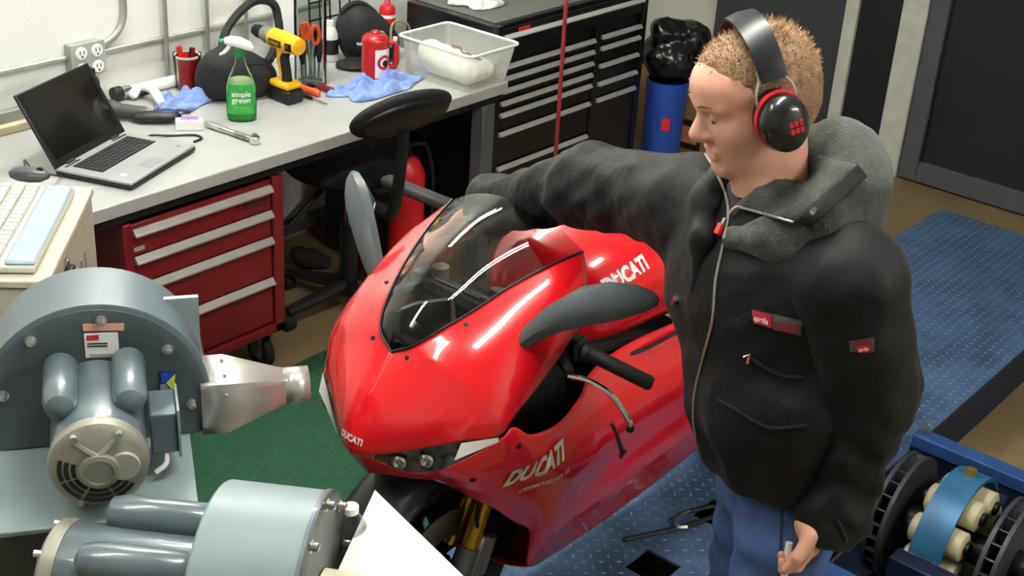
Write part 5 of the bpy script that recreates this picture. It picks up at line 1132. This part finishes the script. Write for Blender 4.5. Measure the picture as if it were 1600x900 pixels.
# right hand closed on the far grip
gR = Vector((2.118, YM+.30, 1.042)); gax = Vector((.032, .135, -.028)).normalized()
palmR = Vector((2.165, YM+.24, 1.13))
fing = []
for i, (o_, ln) in enumerate(((-.034, .95), (-.011, 1.0), (.012, .97), (.034, .85))):
    b_ = gR+gax*o_; k0 = b_+Vector((.045, -.01, .03)); k1 = b_+Vector((.008, 0, .034)); k2 = b_+Vector((-.027, 0, .006)); k3 = b_+Vector((-.018, 0, -.022))
    fing += [sk(k0, k1, .0105, .0095, k=.008), sk(k1, k2, .0095, .009, k=.006), sk(k2, k3, .009, .008, k=.006)]
fing += [sk(gR+gax*-.045+Vector((.04, 0, .02)), gR+gax*-.06+Vector((.022, 0, -.012)), .012, .011, k=.01), sk(gR+gax*-.06+Vector((.022, 0, -.012)), gR+gax*-.045+Vector((-.006, 0, -.026)), .011, .009, k=.006)]
handR = [sk(WR, WR.lerp(palmR, .5), .03, .031), ell(palmR.lerp(gR, .35)+Vector((.015, 0, 0)), (.05, .05, .035), k=.02), sk(WR.lerp(palmR, .4), gR+Vector((.045, -.01, .035)), .03, .026, k=.02)] + fing
# left hand hanging, fingers curled round a white rod
pL = Vector((1.958, .83, 1.012)); rodA, rodB = Vector((1.938, .858, .965)), Vector((1.908, .84, .79))
kd = (WL-pL).normalized(); fo = Vector((-.45, .85, -.25)).normalized(); sd = Vector((-.85, -.45, 0)).normalized()
fl = []
for i, (s_, l_) in enumerate(((.033, .95), (.011, 1.0), (-.011, .96), (-.032, .82))):
    k0 = pL+sd*s_+Vector((0, 0, -.045)); k1 = k0+Vector((0, 0, -.03))*l_+fo*.014; k2 = k1+fo*.026*l_+Vector((0, 0, -.006)); k3 = k2+fo*.006+Vector((0, 0, .02))
    fl += [sk(k0, k1, .0105, .0098, k=.007), sk(k1, k2, .0098, .009, k=.006), sk(k2, k3, .009, .008, k=.006)]
t0_ = pL+sd*.036+Vector((0, 0, .0)); t1_ = t0_+sd*.018+fo*.02+Vector((0, 0, -.035)); t2_ = t1_+fo*.016+Vector((0, 0, -.028))
fl += [sk(t0_, t1_, .0135, .0115, k=.012), sk(t1_, t2_, .0115, .009, k=.006)]
handL = [sk(WL+kd*.03, pL, .028, .03), ell(pL+Vector((0, 0, -.022)), (.02, .042, .042), np.array([tuple(fo), tuple(sd), (0, 0, 1)]), k=.02)] + fl
head = [ell(hp_(-.018, 0, .036), (.1, .078, .088), HM), ell(hp_(.028, 0, -.02), (.066, .064, .092), HM), ell(hp_(.04, 0, -.082), (.048, .05, .036), HM),
        ell(hp_(.082, 0, -.104), (.018, .024, .018), HM, k=.02), ell(hp_(.05, .036, -.03), (.036, .028, .034), HM), ell(hp_(.05, -.036, -.03), (.036, .028, .034), HM),
        ell(hp_(.052, 0, .05), (.05, .06, .045), HM),
        sk(hp_(.088, 0, .012), hp_(.114, 0, -.026), .009, .0135, k=.014), sk(hp_(.108, 0, -.03), hp_(.098, 0, -.038), .013, .012, k=.01),
        ell(hp_(.101, .013, -.033), (.011, .008, .008), HM, k=.006), ell(hp_(.101, -.013, -.033), (.011, .008, .008), HM, k=.006),
        sk(hp_(.092, .012, .027), hp_(.074, .046, .024), .0105, .009, k=.016), sk(hp_(.092, -.012, .027), hp_(.074, -.046, .024), .0105, .009, k=.016),
        ell(hp_(.1, .031, .006), (.018, .015, .0085), HM, sub=True, k=.012), ell(hp_(.1, -.031, .006), (.018, .015, .0085), HM, sub=True, k=.012),
        sk(hp_(.094, -.02, -.063), hp_(.094, .02, -.063), .0068, k=.008), sk(hp_(.097, -.008, -.0615), hp_(.097, .008, -.0615), .007, k=.006),
        sk(hp_(.0935, -.016, -.0755), hp_(.0935, .016, -.0755), .0074, k=.008), ell(hp_(.105, 0, -.069), (.012, .024, .0022), HM, sub=True, k=.004),
        ell(hp_(-.008, .079, -.004), (.024, .011, .032), HM, k=.012), ell(hp_(-.008, -.079, -.004), (.024, .011, .032), HM, k=.012)]
neck = [sk(hp_(-.025, 0, -.05), NB, .058, .064, k=.03), sk(hp_(.03, 0, -.085), NB+TF_*.03, .04, .045, k=.03)]
trunk = [ell((2.045, 1.04, 1.36), (.1, .16, .17), TMm), ell((2.05, .99, 1.15), (.1, .14, .17), TMm), ell((2.08, .965, .95), (.09, .135, .12), HPM), sk(SR, SL, .06)]
arms = [sk(SR, ER_, .052, .042), sk(ER_, WR, .042, .03), sk(SL, EL, .052, .042), sk(EL, WL+kd*.03, .042, .029)]
legs = []
HIPL, KNL, ANL = Vector((2.01, .905, .90)), Vector((1.98, .885, .49)), Vector((2.01, .87, .09))
HIPR, KNR, ANR = Vector((2.13, 1.02, .90)), Vector((2.135, 1.025, .49)), Vector((2.17, 1.03, .09))
for h_, n_, a_ in ((HIPL, KNL, ANL), (HIPR, KNR, ANR)):
    legs += [sk(h_, n_, .082, .055), sk(n_, a_, .055, .04), sk(a_+Vector((0, 0, -.03)), a_+TF_*.13+Vector((0, 0, -.05)), .036, .03)]
SKIN = mat('skin', '#d7a28c', .5, var=.07, scale=25, bump=.04, bscale=200)
SKIN.node_tree.nodes['Principled BSDF'].inputs['Subsurface Weight'].default_value = .12
SKIN.node_tree.nodes['Principled BSDF'].inputs['Subsurface Radius'].default_value = (.01, .004, .002)
bmb = sdf_mesh(trunk+arms+legs+neck+head+handR+handL, .005, (1.72, .66, 0), (2.36, 2.2, 1.93), .03)
body = man.part('body', bmb, SKIN, ang=70)
EYE = mat('eye_white', '#e4ddd6', .25, var=.02)
for s in (1, -1):
    e_ = man.part('eye', MB().ball(hp_(.079, .031*s, .006), .0115, 12, 8), EYE)
    man.part('iris', MB().ball(hp_(.0875, .031*s, -.001), .0045, 10, 6), mat('blue_grey_iris', '#4a5a66', .3), e_)
    man.part('eyelid', MB().ball(hp_(.0795, .031*s, .0095), .0132, 12, 8), SKIN, e_)
    man.part('eyebrow', MB().tube([hp_(.103, .012*s, .027), hp_(.1, .028*s, .034), hp_(.086, .046*s, .03)], [.003, .0042, .0025], 6), mat('brow_hair', '#8a6a48', .8))
# hair: cropped cap plus tufts
HAIRM = mat('sandy_hair', '#8a6c50', .65, var=.35, scale=70, bump=.5, bscale=260)
hair_ = [ell(hp_(-.02, 0, .038), (.101, .0805, .088), HM), ell(hp_(-.045, 0, -.01), (.07, .076, .08), HM), ell(hp_(.03, 0, .07), (.05, .055, .042), HM)]
fcut = [ell(hp_(.125, 0, -.01), (.085, .13, .085), HM, sub=True, k=.012), ell(hp_(.10, .065, .045), (.05, .032, .04), HM, sub=True, k=.012), ell(hp_(.10, -.065, .045), (.05, .032, .04), HM, sub=True, k=.012),
        ell(hp_(.03, .085, -.06), (.08, .03, .07), HM, sub=True, k=.012), ell(hp_(.03, -.085, -.06), (.08, .03, .07), HM, sub=True, k=.012), ell(hp_(.0, 0, -.13), (.14, .12, .06), HM, sub=True, k=.012)]
hmb = sdf_mesh(hair_+fcut, .005, HC-Vector((.16, .16, .16)), HC+Vector((.16, .16, .18)), .03, lambda X, Y, Z: .003*wob(X, Y, Z, 130, 3))
hv = BVHTree.FromPolygons([Vector(v) for v in hmb.v], hmb.f); rs = random.Random(5)
tuft = MB(); nv = len(hmb.v)
for i in range(5200):
    p = Vector(hmb.v[rs.randrange(nv)]); r_ = p-HC; n_ = hv.find_nearest(p)[1]
    if n_.dot(r_) < 0: n_ = -n_
    lu = r_.dot(HU); lf = r_.dot(HF)
    if n_.dot(r_.normalized()) < .35: continue
    L_ = (.006 if lu < .03 else .011)*(.6+.7*rs.random())*(1.5 if lu > .10 and lf < 0 else 1)
    d_ = (n_*1.0+(-HF*.45 if lf < .03 else HF*.15)+HU*.35+Vector((rs.gauss(0, .28), rs.gauss(0, .28), rs.gauss(0, .28)))).normalized()
    sd_ = d_.cross(Vector((rs.gauss(0, 1), rs.gauss(0, 1), rs.gauss(0, 1)))).normalized()*.0013
    q = p-n_*.003; tuft.add([q+sd_, q-sd_, q+d_*L_], [(0, 1, 2)])
hr = man.part('hair', hmb, HAIRM, ang=70)
man.part('hair_tufts', tuft, mat('sandy_hair_light', '#a08162', .7, var=.4, scale=90), hr, kind='stuff')
# jeans, boots
JEAN = mat('blue_denim', '#3b5687', .8, var=.3, scale=14, bump=.25, bscale=300, detail=6)
jp = [ell((2.085, .965, .96), (.1, .155, .11), HPM)]
for h_, n_, a_ in ((HIPL, KNL, ANL), (HIPR, KNR, ANR)): jp += [sk(h_, n_, .092, .075), sk(n_, a_+Vector((0, 0, .02)), .078, .075)]
jmb = sdf_mesh(jp, .009, (1.82, .7, .04), (2.35, 1.26, 1.12), .04, lambda X, Y, Z: .004*wob(X, Y, Z, 45, 6)+.003*np.sin(Z*70+8*X), cuts=[((0, 0, -1), -.055)])
jn = man.part('jeans', jmb, JEAN, ang=70)
jb_ = BVHTree.FromPolygons([Vector(v) for v in jmb.v], jmb.f)
sp = []
for i in range(9):
    px, py = 1222-.5*i, 770+i*17; h_ = jb_.ray_cast(Vector((0, 0, CAMZ)), Vector(_ray(px, py)).normalized())
    if h_[0]: sp.append(h_[0]-Vector(_ray(px, py)).normalized()*.001)
if len(sp) > 2: man.part('seam', MB().tube(sp, .0025, 5), mat('dark_denim_seam', '#25375c', .8), jn)
for a_ in (ANL, ANR):
    bt = man.part('boot', sdf_mesh([sk(a_+Vector((0, 0, .03)), a_+Vector((0, 0, -.03)), .058, .06), sk(a_+Vector((0, 0, -.04)), a_+TF_*.16+Vector((0, 0, -.048)), .05, .042)], .007, a_-Vector((.25, .2, .09)), a_+Vector((.2, .25, .13)), .03, cuts=[((0, 0, -1), -.004)]), mat('black_boot', '#1a1816', .55), ang=70)
# jacket
JACK = mat('black_jacket', '#070708', .66, var=.15, scale=10, bump=.7, bscale=16, sheen=.04)
JACK.node_tree.nodes['Principled BSDF'].inputs['Specular IOR Level'].default_value = .3
def folds(X, Y, Z):
    # soft cloth folds across the sleeves and body
    d = .007*wob(X, Y, Z*.6, 22, 9)+.005*wob(X, Y, Z*.7, 48, 12)+.008*np.abs(wob(X*1.2, Y*1.2, Z*.45, 30, 31))-.003
    arm = np.clip((Y-1.30)/.12, 0, 1); d = d+arm*.006*(wob(X*.3, Y, Z*.6, 75, 21)+.5*np.abs(wob(X, Y, Z*.5, 120, 22)))
    la = np.clip((.86-Y)/.06, 0, 1); d = d+la*.009*(np.abs(wob(X*.5, Y*.4, Z, 70, 23))+.4*np.sin(Z*75+30*X+3*np.sin(Y*30)))*np.clip((1.32-Z)/.15, .2, 1)
    hem = np.clip((1.16-Z)/.05, 0, 1)*np.clip((Y-.86)/.06, 0, 1); d = d+hem*.004*np.sin((X*.96-Y*.27)*40+Y*55)
    return d
jk = [ell((2.055, 1.05, 1.37), (.15, .215, .19), TMm), ell((2.045, .99, 1.2), (.15, .195, .2), TMm), ell((2.08, .965, 1.07), (.14, .18, .12), TMm), sk(SR+Vector((0, 0, -.01)), SL.lerp(SR, .18)+Vector((0, 0, -.005)), .095),
      sk(NB+ZU*-.08, NB+ZU*-.01, .11, .085), sk(SR, ER_, .094, .08), sk(ER_, WR, .08, .06), sk(WR, WR+(WR-ER_).normalized()*.02, .06, .052),
      ell((1.97, .975, 1.19), (.06, .10, .1), TMm), ell((2.08, .97, 1.06), (.135, .165, .11), HPM)]
jkmb = sdf_mesh(jk, .0065, (1.76, .6, .94), (2.42, 2.05, 1.68), .045, folds, cuts=[((-.06, -.07, -.995), -1.196)])
slmb = sdf_mesh([sk(SL.lerp(SR, .14)+Vector((0, 0, -.005)), SL, .097, .094), sk(SL, SL.lerp(EL, .5), .094, .089), sk(SL.lerp(EL, .5), EL, .089, .082), sk(EL, WL+kd*.02, .082, .062), sk(WL+kd*.02, WL, .06, .055)], .006, (1.76, .6, .95), (2.3, 1.1, 1.68), .04, folds)
jacket = man.part('jacket', jkmb, JACK, ang=80)
man.part('sleeve', slmb, JACK, jacket, ang=80)
jkmb = MB().add(jkmb.v, jkmb.f).add(slmb.v, slmb.f)
JB = BVHTree.FromPolygons([Vector(v) for v in jkmb.v], jkmb.f)
def onj(px, py, lift=.003):
    d_ = Vector(_ray(px, py)).normalized(); h_ = JB.ray_cast(Vector((0, 0, CAMZ)), d_); return h_[0]-d_*lift if h_[0] else None
# hood and collar in grey fleece
FLE = mat('grey_fleece', '#3a3d39', .95, var=.3, scale=60, bump=.5, bscale=260, sheen=.2)
def np_(f, l, u): return NB+TF_*f+TL_*l+ZU*u
hd_ = [sk(np_(.115, .03, -.03), np_(.09, .09, -.01), .022, .034), sk(np_(.09, .09, -.01), np_(.02, .125, .03), .034, .05), sk(np_(.02, .125, .03), np_(-.07, .11, .065), .05, .056),
       sk(np_(-.07, .11, .065), np_(-.12, .03, .075), .056, .056), sk(np_(-.12, .03, .075), np_(-.10, -.06, .06), .056, .05), sk(np_(-.10, -.06, .06), np_(-.01, -.115, .03), .05, .042),
       
       ell(np_(-.105, .05, .075), (.06, .09, .085), TMm), ell(np_(-.12, .02, -.02), (.065, .12, .09), TMm), ell(np_(-.085, .11, .03), (.055, .05, .07), TMm),
       ell(np_(.045, .11, -.03), (.06, .05, .022), TMm)]
hdmb = sdf_mesh(hd_, .006, NB-Vector((.3, .3, .2)), NB+Vector((.3, .3, .3)), .03, lambda X, Y, Z: .005*wob(X, Y, Z, 40, 13)+.003*wob(X, Y, Z, 90, 14))
hood = man.part('hood', hdmb, FLE, jacket, ang=80)
comb = sdf_mesh([sk(np_(-.01, -.115, .03), np_(.09, -.078, -.005), .042, .032), sk(np_(.09, -.078, -.005), np_(.135, -.03, -.05), .024, .02), sk(np_(.135, -.03, -.05), np_(.145, -.015, -.18), .02, .012)], .006, NB-Vector((.3, .3, .2)), NB+Vector((.3, .3, .3)), .03, lambda X, Y, Z: .004*wob(X, Y, Z, 50, 15))
man.part('stand_collar', comb, JACK, jacket, ang=80)
hdmb.f += [tuple(i+len(hdmb.v) for i in f) for f in comb.f]; hdmb.v += comb.v
ALLB = BVHTree.FromPolygons([Vector(v) for v in jkmb.v+hdmb.v], jkmb.f+[tuple(i+len(jkmb.v) for i in f) for f in hdmb.f])
def ona(px, py, lift=.003):
    d_ = Vector(_ray(px, py)).normalized(); h_ = ALLB.ray_cast(Vector((0, 0, CAMZ)), d_); return h_[0]-d_*lift if h_[0] else None
def path(pts, n=6, lift=.003):
    P = cr([(*p, 0) for p in pts], n); out = [ona(p[0], p[1], lift) for p in P]; return [p for p in out if p]
def sheet(quad, lift, n=8):
    Q = [Vector((*q, 0)) for q in quad]; G = []
    for i in range(n+1):
        r_ = []
        for j in range(n+1):
            u, v = i/n, j/n; p = (Q[0]*(1-u)+Q[1]*u)*(1-v)+(Q[3]*(1-u)+Q[2]*u)*v; r_.append(ona(p.x, p.y, lift))
        G.append(r_)
    return MB().grid(G)
try:
    man.part('lapel', sheet([(1148, 320), (1243, 347), (1342, 258), (1255, 236)], .018), FLE, jacket, solid=.006, ang=80)
    man.part('lapel_edge', sheet([(1241, 346), (1266, 358), (1356, 276), (1340, 256)], .018), JACK, jacket, solid=.006, ang=80)
except Exception as ex: print('LAPEL', ex)
ZIP = mat('silver_zip', '#a5a59c', .35, .6, var=.1)
man.part('zip', MB().tube(path([(1086, 222), (1105, 245), (1122, 275), (1134, 305), (1138, 335), (1130, 380), (1118, 440), (1113, 500), (1098, 560), (1086, 610), (1083, 650), (1088, 690)]), .0026, 6), ZIP, jacket)
man.part('collar_zip', MB().tube(path([(1138, 335), (1150, 324), (1165, 326), (1200, 336), (1240, 347)], 6, .016), .0026, 6), ZIP, jacket)
man.part('zip_puller', MB().tube([p for p in (ona(1133, 342, .008), ona(1128, 352, .01)) if p], .005, 6), CHROME, jacket)
man.part('zip_tag', MB().tube([p for p in (ona(1127, 350, .01), ona(1120, 366, .011)) if p], .0075, 6), REDPL, jacket)
b_ = ona(1272, 330, .015)
if b_: man.part('snap', MB().lathe(b_, -Vector(_ray(1270, 317)), [(.007, -.002), (.007, .003), (.003, .004)], n=14), CHROME, jacket)
def badge(name, quad, m, par, lift=.003, n=6):
    Q = [Vector((*q, 0)) for q in quad]; G = []
    for i in range(n+1):
        r_ = []
        for j in range(n+1):
            u, v = i/n, j/n; p = (Q[0]*(1-u)+Q[1]*u)*(1-v)+(Q[3]*(1-u)+Q[2]*u)*v; r_.append(ona(p.x, p.y, lift) or Vector((0, 0, 0)))
        G.append(r_)
    return man.part(name, MB().grid(G), m, par)
bd = badge('chest_badge', [(1174, 483), (1253, 501), (1252, 526), (1177, 505)], mat('badge_grey', '#4b4849', .7), jacket, .003)
badge('badge_patch', [(1175, 485), (1205, 492), (1205, 512), (1178, 505)], mat('badge_red', '#b8202c', .6), bd, .005)
badge('badge_patch', [(1208, 503), (1250, 509), (1250, 522), (1209, 516)], mat('badge_dark_red', '#6c2024', .6), bd, .005)
def jtext(s, c, e0, e1, size, m, par, lift, w):
    p0, p1, pc_ = ona(*e0, lift), ona(*e1, lift), ona(*c, lift); u_ = (p1-p0).normalized(); n_ = -Vector(_ray(*c)).normalized(); n_ = (n_-u_*n_.dot(u_)).normalized(); v_ = n_.cross(u_)
    man.part('badge_lettering', text_mb(s, pc_, u_, v_, size, .01, .1, ALLB, n_, lift, width=w), m, par)
jtext('aprilia', (1189, 500), (1178, 496), (1203, 504), .014, PRINTW, bd, .007, .026)
ab = badge('sleeve_badge', [(1326, 533), (1366, 527), (1366, 549), (1328, 550)], mat('badge_grey', '#4b4849', .7), jacket, .003)
badge('badge_patch', [(1332, 534), (1363, 530), (1360, 551), (1340, 552)], mat('badge_dark_red', '#6c2024', .6), ab, .005)
badge('badge_patch', [(1338, 541), (1359, 539), (1358, 550), (1340, 551)], mat('badge_red', '#b8202c', .6), ab, .006)
jtext('aprilia', (1349, 546), (1339, 547), (1359, 545), .009, PRINTW, ab, .0075, .016)
man.part('pocket_flap', MB().tube(path([(1168, 556), (1195, 575), (1225, 588), (1255, 590)], 4), .004, 6), JACK, jacket)
man.part('pocket_seam', MB().tube(path([(1122, 625), (1150, 640), (1200, 668), (1262, 665)], 4), .0035, 6), JACK, jacket)
man.part('pocket_zip', MB().tube([p for p in (ona(1163, 558, .006), ona(1171, 553, .007), ona(1168, 568, .006)) if p], .0035, 6), CHROME, jacket)
man.part('side_zip', MB().tube([p for p in (ona(1056, 466, .008), ona(1051, 474, .01)) if p], .006, 6), CHROME, jacket)
man.part('cuff_band', MB().tube([WL+kd*.004+(kd.cross(Vector((1, 0, 0))).normalized()*math.cos(t)+kd.cross(kd.cross(Vector((1, 0, 0))).normalized())*math.sin(t))*.057 for t in [2*math.pi*i/20 for i in range(20)]], .006, 6, closed=True), JACK, jacket)
# dark shirt collar
man.part('shirt', sdf_mesh([sk(NB+ZU*-.06, NB+ZU*.015+TF_*.01, .085, .072)], .007, NB-Vector((.15, .15, .15)), NB+Vector((.15, .15, .1)), .02), mat('dark_shirt', '#151418', .85), ang=70)
# ear defenders
EM = HC; k = Kit('ear_defenders', 'black and red ear defenders worn over the sandy hair', 'ear muffs', hp_(-.01, 0, .13))
CUP = mat('gloss_black_cup', '#121314', .25, var=.05, coat=.4)
for s in (1, -1):
    c_ = hp_(-.006, .086*s, -.008); ax_ = (HL*s).normalized()
    def oval2(o_, h_, a_, b_, n=30): return [o_+ax_*h_+HF*math.cos(t)*a_+HU*math.sin(t)*b_ for t in [2*math.pi*i/n for i in range(n)]]
    cp = k.part('cup', MB().rings([oval2(c_, .018, .042, .051), oval2(c_, .03, .043, .052), oval2(c_, .046, .037, .046), oval2(c_, .056, .024, .03), oval2(c_, .058, .006, .008)]), CUP, ang=60)
    k.part('red_ring', MB().rings([oval2(c_, .008, .045, .054), oval2(c_, .019, .045, .054)]), mat('red_ring', '#c3222c', .35), cp)
    k.part('ear_cushion', MB().rings([oval2(c_, -.012, .036, .045), oval2(c_, -.008, .042, .051), oval2(c_, .004, .043, .052), oval2(c_, .008, .04, .049)]), BLACK, cp)
    if s == 1:
        for r_ in (0, 1):
            for c3 in range(3):
                o3 = c_+ax_*.0555-HF*(.002+c3*.0085)+HU*(.006-r_*.0125); k.part('cup_print', MB().add([o3+HF*.003-HU*.0045, o3-HF*.0035-HU*.0045, o3-HF*.0035+HU*.0045, o3+HF*.003+HU*.0045, o3+ax_*.003+HF*.003-HU*.0045, o3+ax_*.003-HF*.0035-HU*.0045, o3+ax_*.003-HF*.0035+HU*.0045, o3+ax_*.003+HF*.003+HU*.0045], [(0, 1, 2, 3), (4, 5, 6, 7), (0, 1, 5, 4), (1, 2, 6, 5), (2, 3, 7, 6), (3, 0, 4, 7)]), PRINTR, cp)
    for g in (-1, 1):
        k.part('wire_arm', MB().tube([tuple(p) for p in cr([c_+ax_*.02+HF*.03*g, c_+ax_*.012+HF*.034*g+HU*.05, hp_(-.006+.02*g, .09*s, .07), hp_(-.006+.018*g, .083*s, .085)], 4)], .0025, 6), STEEL, cp)
bn = []
for i in range(25):
    t = math.radians(12+156*i/24); c_ = hp_(-.012, 0, .042)+HL*math.cos(t)*.098+HU*math.sin(t)*.106
    n_ = (HL*math.cos(t)+HU*math.sin(t)).normalized(); w_ = .021+.004*math.sin(t)
    bn.append([c_+HF*w_-n_*.003, c_+HF*w_+n_*.002, c_+n_*.005, c_-HF*w_+n_*.002, c_-HF*w_-n_*.003])
k.part('headband', MB().rings(bn), mat('black_band_vinyl', '#17181c', .35, var=.08), ang=50)
# white rod in the left hand
r_ = Kit('metal_rod', 'thin white metal rod held in the hanging hand', 'rod', rodB)
r_.part('rod', MB().cyl(rodB+Vector((0, .0, 0)), rodA, .0065, n=10), PAPER); r_.part('tip', MB().cyl(rodB, rodB+(rodB-rodA).normalized()*.04, .004, n=8), CHROME)
